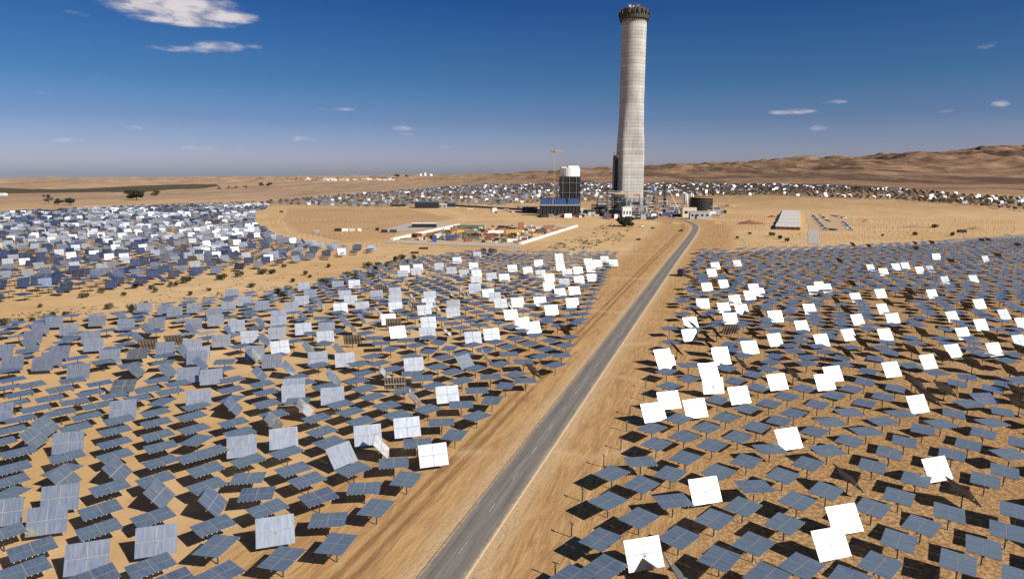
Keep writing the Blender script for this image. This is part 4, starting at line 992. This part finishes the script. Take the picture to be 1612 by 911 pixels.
# small steel items, tanks and cabins scattered round the plant
def crate(name, x, y, w, d, h, m1, label, cat, rz=0, group=None):
    m_ = MB(); m_.box(-w / 2, w / 2, -d / 2, d / 2, .12, h, m1)
    nrib = max(3, int(w / .8))
    for i in range(nrib): xx = -w / 2 + w * (i + .5) / nrib; m_.box(xx - .09, xx + .09, -d / 2 - .05, d / 2 + .05, .25, h - .12, m1)
    for sx in (-1, 1):
        for sy in (-1, 1): m_.box(sx * w / 2 - .1, sx * w / 2 + .1, sy * d / 2 - .1, sy * d / 2 + .1, 0, h + .03, m1)
    o = m_.build(name, None, False, (x, y, 0), (0, 0, rz)); return tag(o, label, cat, group)
ZONES = [  # px range, py range, count, where, materials
    (715, 770, 324, 331, 16, 'in the row left of the plant', ['white', 'white', 'cream', 'grey', 'dark_steel']),
    (770, 848, 322, 336, 22, 'on the sand left of the condenser', ['white', 'cream', 'grey', 'midgrey', 'rust', 'black']),
    (848, 915, 341.2, 343, 13, 'lined up in front of the condenser', ['white', 'midgrey', 'grey', 'black', 'red']),
    (952, 1034, 341, 346, 26, 'strewn before the tower steelwork', ['midgrey', 'black', 'grey', 'white', 'rust', 'blue']),
    (915, 962, 333, 341, 26, 'between the hut and the tower', ['grey', 'midgrey', 'cream', 'black', 'white']),
    (1020, 1075, 329, 343, 38, 'right of the tower foot', ['grey', 'midgrey', 'blue', 'black', 'rust', 'cream']),
    (1112, 1142, 328, 343, 24, 'heaped right of the round tank', ['grey', 'midgrey', 'white', 'black', 'blue', 'cream'])]
CW = {'white': 'white', 'cream': 'cream', 'grey': 'pale grey', 'midgrey': 'mid grey', 'dark_steel': 'dark', 'rust': 'rusty', 'black': 'black', 'red': 'red', 'blue': 'blue', 'orange': 'orange', 'yellow': 'yellow', 'green': 'green', 'teal': 'teal'}
def orded(items, where, catname, group):
    items.sort(key=lambda t: t[0])
    cnt = {}
    for it in items: cnt.setdefault(it[1], []).append(it)
    for mk_, L in cnt.items():
        for i, it in enumerate(L):
            pos_ = 'only one' if len(L) == 1 else ('%s from left' % ORD[i])
            it[2]('%s %s %s, %s of its colour' % (CW[mk_], catname, where, pos_))
for px0, px1, py0, py1, cnt, where, ms in ZONES:
    its = []
    used = []
    for i in range(cnt):
        for _ in range(30):
            px, py = rnd.uniform(px0, px1), rnd.uniform(py0, py1); x, y = gp(px, py)
            if far_enough(x, y, 5.2, used): break
        else: continue
        used.append((x, y)); mk_ = rnd.choice(ms); w = rnd.choice([3, 6, 6, 9]) ; a = rnd.uniform(-.3, .3)
        its.append((px, mk_, (lambda lb, x=x, y=y, w=w, mk_=mk_, a=a: crate('site_cabin', x, y, w, 2.5, rnd.choice([2.6, 2.6, 3.4, 5.0]), mk_, lb, 'container', a, 'site cabins and containers round the plant'))))
    orded(its, where, 'cabin', None)

# ------------------------------------------------------------------ storage yard with its white perimeter banks
def wall_run(p0, p1, h, t, label, mt='wall'):
    a = Vector(gp(*p0)); b_ = Vector(gp(*p1)); d = b_ - a; L = d.length; ang = math.atan2(d.y, d.x); c = (a + b_) / 2
    m_ = MB(); n_ = max(2, int(L / 6))
    for i in range(n_):
        x0 = -L / 2 + L * i / n_; m_.box(x0 + .02, x0 + L / n_ - .02, -t / 2, t / 2, 0, h + .15 * math.sin(i * 1.7), mt, taper=.1)
    return tag(m_.build('perimeter_wall', None, False, (c.x, c.y, 0), (0, 0, ang)), label, 'wall')
wall_run((617, 378), (722, 354.5), 1.6, 3.0, 'long white wall along the left edge of the storage yard')
wall_run((818, 385), (908, 356.5), 1.7, 2.4, 'long white wall along the right edge of the storage yard')
wall_run((724, 353.5), (908, 355.5), 1.4, 1.2, 'thin pale wall along the far edge of the storage yard', 'gravel')
pts = [gp(*p) for p in [(612, 379), (600, 382), (819, 390), (822, 384.5)]]
m_ = MB(); m_.raw([(p[0], p[1], .19) for p in pts], [(0, 1, 2, 3)], 'gravel'); tag(m_.build('gravel_path'), 'pale gravel strip along the near edge of the storage yard', 'path', kind='structure')
pts = [gp(*p) for p in [(600, 363), (640, 352), (700, 351), (716, 354), (690, 359), (618, 366)]]
m_ = MB(); m_.raw([(p[0], p[1], .19) for p in pts], [tuple(range(6))], 'gravel'); tag(m_.build('gravel_pad'), 'grey gravel pad round the white roofed shed', 'pavement', kind='structure')
yard_poly = [gp(*p) for p in [(628, 377), (812, 383), (898, 357), (730, 355.5)]]
its = []; used = []
for i in range(230):
    for _ in range(40):
        px, py = rnd.uniform(622, 900), 356 + 27 * rnd.random() ** .8; x, y = gp(px, py)
        if inpoly(np.array([x]), np.array([y]), yard_poly)[0] and far_enough(x, y, 3.9, used): break
    else: continue
    used.append((x, y))
    t = (px - 622) / 280
    mk_ = rnd.choices(['rust', 'green', 'midgrey', 'yellow', 'orange', 'white', 'blue', 'cream', 'black', 'teal', 'red'], [5, 4 if t < .5 else 1, 3, 2.2 if .5 < t < .85 else .5, 2 if t > .5 else .3, 2, 1.2, 3, 3, 1, 1])[0]
    w = rnd.choice([1.8, 2.5, 3, 4, 4, 6, 8]); a = rnd.uniform(-.5, .5)
    its.append((px, mk_, (lambda lb, x=x, y=y, w=w, mk_=mk_, a=a: crate('storage_crate', x, y, w, rnd.uniform(2, 3), rnd.choice([.6, .9, 1.4, 2.0, 2.6]), mk_, lb, 'crate', a, 'crates and stacks in the storage yard'))))
orded(its, 'in the walled storage yard', 'crate', None)
for px, py, mk_, w, h, lb in [(684, 381, 'blue', 3, 5, 'tall blue box on the gravel edge of the storage yard'), (711, 378, 'blue', 9, 3.6, 'blue and white container near the front of the storage yard'), (809, 369, 'yellow', 14, 4.5, 'biggest yellow container in the storage yard'), (820, 360, 'orange', 5, 6, 'orange stack at the back of the storage yard'), (863, 361, 'orange', 8, 4, 'orange red container near the right wall of the storage yard'), (781, 368, 'white', 14, 3, 'white rack of pipes in the middle of the storage yard'), (742, 360, 'green', 24, 3.5, 'long dull green stack at the back of the storage yard')]:
    x, y = gp(px, py); crate('storage_crate', x, y, w, 3, h, mk_, lb, 'container', .05, 'crates and stacks in the storage yard')

# small things on the sand left of the yard
for i, (px, py, w, mk_, nm, lb) in enumerate([(443, 335, 4, 'black', 'parked_truck', 'dark truck on the sand track left of the plant'), (499, 366, 5, 'grey', 'site_cabin', 'lone grey cabin with dark side on the empty sand'), (532, 364, 6, 'black', 'site_cabin', 'dark low stack, leftmost of the row on the empty sand'), (544, 364, 6, 'white', 'site_cabin', 'white low box, second of the row on the empty sand'), (554, 364, 5, 'cream', 'site_cabin', 'cream low box, third of the row on the empty sand'), (566, 364, 3, 'white', 'site_cabin', 'white box at the right end of the row on the sand'),
      (594, 363, 3, 'black', 'site_cabin', 'small black box left of the gravel pad'), (605, 366, 5, 'black', 'site_cabin', 'black box nearer the storage yard corner'), (619, 366, 6, 'dark_steel', 'site_cabin', 'dark heap of gear at the storage yard corner'), (667, 392, 6, 'black', 'site_cabin', 'dark low frame on the sand below the storage yard'), (653, 399, 5, 'black', 'site_cabin', 'second dark frame on the sand, nearer the mirrors')]):
    x, y = gp(px, py); crate(nm, x, y, w, 2.5, 2.6 if i < 9 else 1.2, mk_, lb, 'container', .1)

# ------------------------------------------------------------------ workers' huts and car park on the right
cp = [gp(*p) for p in [(1268, 334), (1332, 334), (1344, 364), (1274, 364)]]
m_ = MB(); m_.raw([(p[0], p[1], .10) for p in cp], [(0, 3, 2, 1)], 'sandpad'); tag(m_.build('parking_ground'), 'trodden sandy car park ground', 'pavement', kind='structure')
pts = [gp(*p) for p in [(1272, 362), (1288, 362), (1291, 384), (1272, 384)]]
m_ = MB(); m_.raw([(p[0], p[1], .19) for p in pts], [(0, 3, 2, 1)], 'gravel'); tag(m_.build('slip_road'), 'short grey concrete road leading up to the car park', 'road', kind='structure')
HA, HB = Vector(gp(1240, 362)), Vector(gp(1245.5, 330.5)); hd = (HB - HA); HL = hd.length; hd.normalize(); hrz = math.atan2(hd.y, hd.x) - math.pi / 2
NAMES_ = ['nearest white roofed hut with rust red front wall', 'second white roofed hut up from the red front', 'third white roofed hut in the close row', 'fourth white roofed hut in the close row', 'fifth white roofed hut in the close row', 'farthest white roofed hut in the close row']
hw_ = 34 / scale_at(HA.x, HA.y)
for k in range(6):
    dep = HL / 6 - 2.2; w = hw_ * (1.0 if k else 1.06); c_ = HA + hd * (HL * (k + .5) / 6)
    r = empty('long_hut', (c_.x, c_.y, 0), hrz, NAMES_[k], 'hut', 'white roofed huts in a row by the car park')
    m_ = MB(); m_.box(-w / 2, w / 2, -dep / 2, dep / 2, 0, 2.9, 'rust' if k == 0 else 'cream'); m_.build('wall', r)
    m_ = MB(); m_.raw([(-w / 2 - .4, -dep / 2 - .3, 2.9), (w / 2 + .4, -dep / 2 - .3, 2.9), (w / 2 + .4, dep / 2 + .3, 2.9), (-w / 2 - .4, dep / 2 + .3, 2.9), (-w / 2 - .4, 0, 3.7), (w / 2 + .4, 0, 3.7)], [(0, 1, 5, 4), (2, 3, 4, 5), (0, 4, 3), (1, 2, 5), (0, 3, 2, 1)], 'wornwhite'); m_.build('roof', r)
    for i in range(5):
        xx = -w / 2 + w * (i + .5) / 5; m_ = MB(); m_.box(xx - .6, xx + .6, -dep / 2 - .08, -dep / 2 + .1, 1.1, 2.0, 'glass'); m_.build('window', r)

def car_proto(kind='car', body='white'):
    r = empty('parked_car', (0, 0, 0)); L, W2, H1, H2 = (4.4, .88, .85, 1.45) if kind == 'car' else (5.2, .95, 1.0, 2.1)
    def pr(prof, m__, hw, z=0):
        q_ = MB(); n_ = len(prof); q_.raw([(x, -hw, z_) for x, z_ in prof] + [(x, hw, z_) for x, z_ in prof], [tuple(range(n_))] + [tuple(range(n_, 2 * n_))[::-1]] + [(i, n_ + i, n_ + (i + 1) % n_, (i + 1) % n_) for i in range(n_)], m__); return q_
    if kind == 'car': prof = [(-2.2, .35), (2.2, .35), (2.2, .7), (1.9, .82), (1.15, .92), (-2.05, .95), (-2.2, .7)]; cab = [(1.15, .92), (.45, 1.42), (-1.3, 1.45), (-2.0, .95)]
    elif kind == 'pickup': prof = [(-2.6, .45), (2.5, .45), (2.5, .95), (2.2, 1.05), (1.2, 1.12), (-2.6, 1.12)]; cab = [(1.2, 1.12), (.6, 1.75), (-.9, 1.78), (-1.1, 1.12)]
    else: prof = [(-2.6, .4), (2.55, .4), (2.6, .95), (2.1, 1.15), (1.5, 1.95), (1.1, 2.1), (-2.5, 2.12), (-2.6, 1.9)]; cab = [(1.98, 1.22), (1.52, 1.86), (.4, 1.9), (.4, 1.22)]
    pr(prof, body, W2).build('body', r)
    pr(cab, 'glass' if kind != 'van' else 'glass', W2 - .1 if kind != 'van' else W2 + .015).build('cabin_glass', r)
    if kind != 'van':
        q_ = MB(); xs = [c[0] for c in cab]; q_.box(cab[2][0] + .02, cab[1][0] - .02, -W2 + .14, W2 - .14, cab[2][1] - .02, cab[2][1] + .05, body); q_.build('roof', r)
    for sx in (-1.35, 1.4):
        for sy in (-1, 1):
            q_ = MB(); q_.bar((sx, sy * (W2 - .2), .33), (sx, sy * (W2 + .01), .33), .34, 'tyre', 14); wh = q_.build('wheel', r); q2 = MB(); q2.bar((sx, sy * (W2 - .05), .33), (sx, sy * (W2 + .025), .33), .19, 'steel', 10); q2.build('rim', wh)
    return r
P_CARS = [(car_proto('car', 'white'), 'white', 'car'), (car_proto('car', 'silverpaint'), 'silver', 'car'), (car_proto('car', 'navy'), 'dark', 'car'), (car_proto('pickup', 'white'), 'white', 'pickup'), (car_proto('van', 'white'), 'white', 'van')]
KC.clear()
first = [True] * 5
LOTS = [((1276, 336), (1300, 364), 26, 'in the left column of the car park'), ((1282, 334), (1306, 350), 16, 'in the inner left column of the car park'), ((1303, 332), (1330, 337), 14, 'at the far end of the car park'), ((1308, 340), (1330, 344), 12, 'behind the far row of the car park'), ((1327, 350), (1340, 363), 14, 'in the right column of the car park'), ((1298, 361), (1316, 363), 9, 'at the near end of the car park')]
for p0, p1, cnt, where in LOTS:
    a = Vector(gp(*p0)); b_ = Vector(gp(*p1)); L = (b_ - a).length; ncar = max(2, min(cnt, int(L / 2.2)))
    seen = {}
    for i in range(ncar):
        k = rnd.choices(range(5), [4, 3, 4, 2, 1])[0]; pr_, cn, tp = P_CARS[k]
        if first[k]: o = pr_; first[k] = False
        else: o = copy_tree(pr_)
        q_ = a.lerp(b_, (i + .5) / ncar); d = (b_ - a).normalized(); o.location = (q_.x, q_.y, .11); o.rotation_euler = (0, 0, math.atan2(d.y, d.x) + math.pi / 2 + rnd.gauss(0, .06) + (math.pi if rnd.random() < .5 else 0))
        tag(o, '%s %s %s, %s from its far end' % (cn, tp, where, ORD[i]), tp, 'cars in the car park')
for k in range(5):
    if first[k]: P_CARS[k][0].location = (gp(1318, 356)[0], gp(1318, 356)[1], .11); tag(P_CARS[k][0], '%s %s alone in the middle of the car park' % P_CARS[k][1:], P_CARS[k][2], 'cars in the car park')
# the dark van waiting beside the road
v = car_proto('van', 'navy'); x, y = gp(1073, 434); v.location = (x, y, 0.02); v.rotation_euler = (0, 0, R_(62)); v.scale = (1.35, 1.5, 1.7); v.name = 'parked_van'
tag(v, 'dark van parked alone on the sand right of the road', 'van')
for i, (px, py, k, lb) in enumerate([(1010, 357, 3, 'white pickup on the dirt track below the tower'), (1028, 360, 2, 'dark car on the dirt track nearer the road'), (1005, 378, 2, 'small dark car on the open sand below the big tree'), (1072, 364, 2, 'dark car parked just left of the road bend'), (988, 364, 1, 'silver car beside a pole below the big tree'), (1060, 343, 2, 'dark car at the plant gate')]):
    o = copy_tree(P_CARS[k][0]); x, y = gp(px, py); o.location = (x, y, .02); o.rotation_euler = (0, 0, rnd.uniform(0, 3)); o.name = 'parked_car'; tag(o, lb, 'pickup' if k == 3 else 'car')
# white boxes and a dark one near the far right field
for px, py, w, mk_, lb in [(1453, 327, 8, 'white', 'white cabin on the track far right, the left one'), (1508, 327, 9, 'white', 'white cabin on the track far right, the middle one'), (1516, 327.6, 8, 'white', 'white cabin on the track far right, the right one'), (1436, 327, 5, 'black', 'small dark truck left of the white cabins far right'), (1474, 327, 4, 'black', 'small dark truck between the white cabins far right'), (1492, 327, 4, 'black', 'second small dark truck between the white cabins far right'), (1514, 366, 7, 'black', 'black box on the dark bank at far right'), (1300, 324.5, 6, 'black', 'dark box above the car park')]:
    x, y = gp(px, py); crate('site_cabin', x, y, w, 2.5, 2.6, mk_, lb, 'container', 0)

# heaps of soil
def mound(px, py, wpx, h, label, mt='soil'):
    x, y, w, s = place(px - wpx / 2, px + wpx / 2, py); n_ = 22; k_ = 12; vs = []; fs = []
    sd_ = rnd.randrange(99)
    for j in range(k_ + 1):
        r_ = j / k_
        for i in range(n_):
            t = 2 * math.pi * i / n_; X = r_ * w / 2 * math.cos(t); Y = r_ * w / 3 * math.sin(t)
            nn = fbm(np.array([X / 5 + 50.]), np.array([Y / 5 + 50.]), 3, sd_)[0]
            vs.append((X * (1 + .2 * math.sin(3 * t + sd_)), Y, h * (1 - r_) ** 1.1 * (.6 + .8 * nn) - .1 * r_))
    for j in range(k_):
        for i in range(n_): i2 = (i + 1) % n_; fs.append((j * n_ + i, (j + 1) * n_ + i, (j + 1) * n_ + i2, j * n_ + i2))
    m_ = MB(); m_.raw(vs, fs, mt); return tag(m_.build('soil_heap', None, True, (x, y, 0)), label, 'soil heap')
mound(1150, 330, 38, 9, 'large brown soil heap right of the round tank'); mound(1125, 352, 26, 3, 'low pale soil heap below the round tank')
mound(1180, 352, 46, 3.5, 'wide reddish soil heap left of the white roofed huts', 'rust'); mound(1445, 358, 60, 2.2, 'long low dark bank on the right hand sand', 'soil'); mound(1540, 361, 44, 3, 'dark soil bank right of the black box', 'soil')
mound(1365, 349, 22, 3.5, 'pale soil heap right of the car park'); mound(1060, 352, 30, 2.5, 'low mound inside the road bend'); mound(1215, 342, 18, 3, 'red brown heap touching the white roofed huts', 'rust')

# slender lamp masts
for i, (px, py, pt, lb) in enumerate([(344, 404, 366, 'thin pale mast standing among the dark blue mirrors at left'), (690, 372, 358, 'thin lamp mast left of the storage yard'), (998, 396, 372, 'thin pole on the sand left of the road'), (1050, 376, 352, 'thin pole on the sand inside the road bend'), (1269, 350, 330, 'thin pole beside the white roofed huts'), (1340, 352, 330, 'thin pole at the right corner of the car park')]):
    x, y = gp(px, py); h = hpx(x, y, pt); r = empty('lamp_mast', (x, y, 0), 0, lb, 'mast')
    m_ = MB(); m_.bar((0, 0, 0), (0, 0, h), .22, 'steel', 8, .1); m_.build('pole', r); m_ = MB(); m_.box(-1.0, 1.0, -.2, .2, h - .2, h + .2, 'grey'); m_.build('lamp_head', r)

# ------------------------------------------------------------------ trees and shrubs
def leaf_blob(mb, cx, cy, cz, rx, ry, rz_, n_, size, m__, rr):
    for _ in range(n_):
        while True:
            u = Vector((rr.uniform(-1, 1), rr.uniform(-1, 1), rr.uniform(-1, 1)))
            if .15 < u.length < 1: break
        u = u * (.75 + .25 * rr.random()); p = Vector((cx + u.x * rx, cy + u.y * ry, cz + u.z * rz_))
        a = Vector((rr.gauss(0, 1), rr.gauss(0, 1), rr.gauss(0, 1))).normalized(); b_ = a.orthogonal().normalized(); c = a.cross(b_); s = size * rr.uniform(.5, 1.3)
        mb.raw([p + b_ * s, p + c * s * .7, p - b_ * s, p - c * s * .7], [(0, 1, 2, 3)], m__)
def tree(px, py, wpx, hpx_, label, dark=True, nc=9, group=None, name='tree', dens=120):
    rr = random.Random(int(px * 7 + py)); x, y, z = ground_at(px, py); s = scale_at(x, y, z); w = wpx / s; h = hpx_ / s
    r = empty(name, (x, y, z), rr.random() * 6, label, 'tree' if name == 'tree' else 'shrub', group)
    t = MB(); th = h * .3; t.bar((0, 0, -.2), (0, 0, th), h * .035, 'bark', 8, h * .025); crown = MB()
    for i in range(nc):
        a = 2 * math.pi * i / nc + rr.random() * .5; q_ = rr.uniform(.10, .38) * w; zc = rr.uniform(.28, .78) * h
        if i == 0: q_ = 0; zc = h * .8
        px_, py_ = math.cos(a) * q_, math.sin(a) * q_
        t.bar((0, 0, th * rr.uniform(.6, 1)), (px_ * .8, py_ * .8, zc), h * .018, 'bark', 5, h * .006)
        rb = w * rr.uniform(.14, .22); leaf_blob(crown, px_, py_, zc, rb * 1.2, rb * 1.2, min(rb, h * .2), dens, w * .035, 'leaf_dark' if dark else 'leaf', rr)
    t.build('trunk', r); crown.build('crown', r); return r
def shrub(px, py, wpx, label, group='shrubs dotted along the sand', dark=False):
    rr = random.Random(int(px * 13 + py * 3)); x, y = gp(px, py); s = scale_at(x, y); w = wpx / s; h = w * rr.uniform(.45, .7)
    r = empty('shrub', (x, y, 0), 0, label, 'shrub', group)
    st = MB(); cr_ = MB()
    for i in range(5):
        a = rr.random() * 6.28; q_ = rr.uniform(0, .32) * w; st.bar((0, 0, -.1), (math.cos(a) * q_ * 1.3, math.sin(a) * q_ * 1.3, h * .9), .05, 'bark', 4, .02)
        leaf_blob(cr_, math.cos(a) * q_, math.sin(a) * q_, h * .5, w * .22, w * .22, h * .42, 70, w * .05 + .05, 'leaf_dark' if dark or i % 3 == 0 else 'leaf', rr)
    st.build('stems', r); cr_.build('foliage', r); return r
tree(983, 357, 31, 16, 'big dark round tree in front of the tower foot', nc=16, dens=220)
tree(77, 321, 16, 16, 'slender dark tree at far left, leftmost of three', nc=7); tree(92, 323, 18, 11, 'low dark tree, middle of the three at far left', nc=8); tree(111, 323, 21, 12, 'low dark tree, right of the three at far left', nc=9)
tree(215, 315, 34, 16, 'broad dark tree on the plain, largest at left', nc=14, dens=160); tree(245, 309, 16, 9, 'small dark tree right of the broad one', nc=7)
tree(412, 295, 12, 8, 'dark tree at the left of the far grove', nc=6); tree(424, 295, 13, 8, 'dark tree at the right of the far grove', nc=6)
for i, px in enumerate((345, 361, 372, 387)): tree(px, 299 - i * .5, 10, 5.5, 'tiny dark bush tree on the far plain, %s of four from left' % ORD[i], nc=5, dens=60, group='tiny trees on the far plain')
tree(625, 280, 12, 6, 'dark clump tree at the right of the village', nc=6); tree(640, 279, 9, 4, 'small tree right of the village clump', nc=5)

SH = [(5, 512, 15), (24, 512, 9), (35, 509, 10), (50, 506, 8), (84, 497, 8), (103, 497, 9), (133, 469, 13), (161, 461, 11), (172, 487, 13), (208, 492, 15), (196, 465, 7), (216, 452, 14), (238, 456, 9), (244, 460, 9), (272, 451, 12), (291, 446, 13), (298, 443, 10), (347, 440, 14), (376, 436, 12), (352, 437, 10), (412, 432, 14), (428, 431, 12), (481, 433, 9), (447, 421, 8),
      (448, 466, 12), (437, 462, 13), (452, 458, 12), (422, 470, 10), (484, 456, 10), (507, 448, 16), (519, 446, 12), (535, 450, 12), (547, 437, 13), (561, 431, 9), (580, 421, 13), (591, 425, 10), (597, 419, 10), (612, 419, 13), (622, 411, 10), (634, 409, 12), (588, 435, 12), (566, 444, 10), (560, 438, 10), (640, 414, 8), (652, 408, 8), (762, 400, 12), (773, 400, 14), (745, 403, 9), (488, 437, 7), (518, 421, 8), (462, 444, 8), (397, 452, 9), (232, 480, 8), (64, 484, 9), (300, 465, 8), (330, 458, 8)]
SH.sort()
for i, (px, py, w) in enumerate(SH):
    seg = 'left part' if px < 300 else 'middle part' if px < 520 else 'right part'
    j = sum(1 for q_ in SH[:i] if (q_[0] < 300) == (px < 300) and (q_[0] < 520) == (px < 520))
    shrub(px, py, w * 1.5, 'dry green shrub on the sandy wash, %s, %s from left' % (seg, ORD[j]), 'shrubs dotted along the sandy wash')
for i, (px, py, w) in enumerate([(1215, 372, 12), (1228, 377, 14), (1240, 381, 12), (1180, 369, 9), (1500, 372, 12), (1440, 371, 12), (1390, 372, 8), (1470, 359, 14), (1160, 376, 8)]):
    shrub(px, py, w, 'dry shrub on the sand right of the road, %s in this list from the huts' % ORD[i] if False else 'dry dark shrub on the open sand right of the road, %s from left' % ORD[sorted([1215, 1228, 1240, 1180, 1500, 1440, 1390, 1470, 1160]).index(px)], 'shrubs on the sand right of the road', True)
# low scrub too thick to count
sc = MB(); rr = random.Random(5)
def scrub(poly, n_, s0, s1):
    xs = [p[0] for p in poly]; ys = [p[1] for p in poly]; k = 0
    while k < n_:
        px, py = rr.uniform(min(xs), max(xs)), rr.uniform(min(ys), max(ys))
        if not inpoly(np.array([px]), np.array([py]), poly)[0]: continue
        if fbm(np.array([px / 22.]), np.array([py / 5.]), 2, 4)[0] < .48: k += .2; continue
        x, y, z = ground_at(px, py) if py < 330 else (*gp(px, py), 0); w = rr.uniform(s0, s1); k += 1
        leaf_blob(sc, x, y, z + w * .3, w, w, w * .45, 14, w * .28, rr.choice(['leaf', 'leaf_dark', 'leaf']), rr)
scrub([(840, 398), (960, 350), (1000, 358), (975, 380), (940, 398)], 260, .6, 1.6)
scrub([(1330, 372), (1360, 352), (1600, 368), (1480, 384), (1350, 388)], 90, .4, 1.1)
scrub([(1160, 365), (1270, 362), (1272, 390), (1130, 392)], 60, .4, 1.0)
scrub([(430, 462), (560, 430), (640, 402), (760, 396), (760, 401), (650, 412), (560, 444), (450, 470)], 420, .5, 1.2)
scrub([(0, 508), (220, 490), (420, 462), (430, 452), (200, 478), (0, 496)], 160, .3, .8)
scrub([(0, 500), (420, 428), (560, 408), (640, 398), (560, 430), (430, 455), (200, 485)], 160, .3, .8)
tag(sc.build('desert_scrub'), 'low dry scrub scattered over the sand', 'scrub', kind='stuff')

# ------------------------------------------------------------------ the village on the plain and the white tanks
def house(px, py, wpx, hpx_, label, wm, rm, group='village houses on the far plain'):
    x, y, z = ground_at(px, py); s = scale_at(x, y, z); w = wpx / s; h = hpx_ / s
    r = empty('house', (x, y, z - 1), rnd.uniform(-.2, .2), label, 'house', group)
    m_ = MB(); m_.box(-w / 2, w / 2, -w * .3, w * .3, 0, h * .7 + 1, wm)
    m_.build('wall', r); m_ = MB(); b0 = h * .7 + 1; a = w / 2 + .4; c = w * .3 + .4
    m_.raw([(-a, -c, b0), (a, -c, b0), (a, c, b0), (-a, c, b0), (-a * .8, 0, h + 1), (a * .8, 0, h + 1)], [(0, 1, 5, 4), (2, 3, 4, 5), (0, 4, 3), (1, 2, 5), (0, 3, 2, 1)], rm); m_.build('roof', r)
hs = sorted([(rnd.uniform(478, 622), rnd.uniform(281.5, 284.5)) for _ in range(34)])
for i, (px, py) in enumerate(hs):
    wm, rm = rnd.choice([('white', 'cream'), ('cream', 'rust'), ('white', 'rust'), ('white', 'white')])
    house(px, py, rnd.uniform(3, 8), rnd.uniform(1.6, 2.8), '%s village house far behind the mirrors, %s from left' % ('red roofed' if rm == 'rust' else 'pale', ORD[i]), wm, rm)
for i in range(30):
    tree(rnd.uniform(400, 625), rnd.uniform(281.5, 285.2), rnd.uniform(4, 8), rnd.uniform(2, 3.4), 'tiny dark tree among the far village houses', nc=4, dens=30, group='trees among the village houses')
for i, (px, w, h) in enumerate([(662, 3.5, 3), (669, 4, 4.5), (678, 5.5, 2.6)]):
    x, y, z = ground_at(px, 277); s = scale_at(x, y, z); m_ = MB(); m_.lathe([(w / s / 2, -2), (w / s / 2, h / s), (.5, h / s * 1.1)], 'white', 16)
    tag(m_.build('water_tank', None, False, (x, y, z)), 'white tank on the skyline left of the plant, %s from left' % ORD[i], 'tank', 'white tanks on the skyline')
for px, py, w in [(4, 308, 12)]:
    house(px, py, w, 4, 'white farm building at the far left edge', 'white', 'white', None)
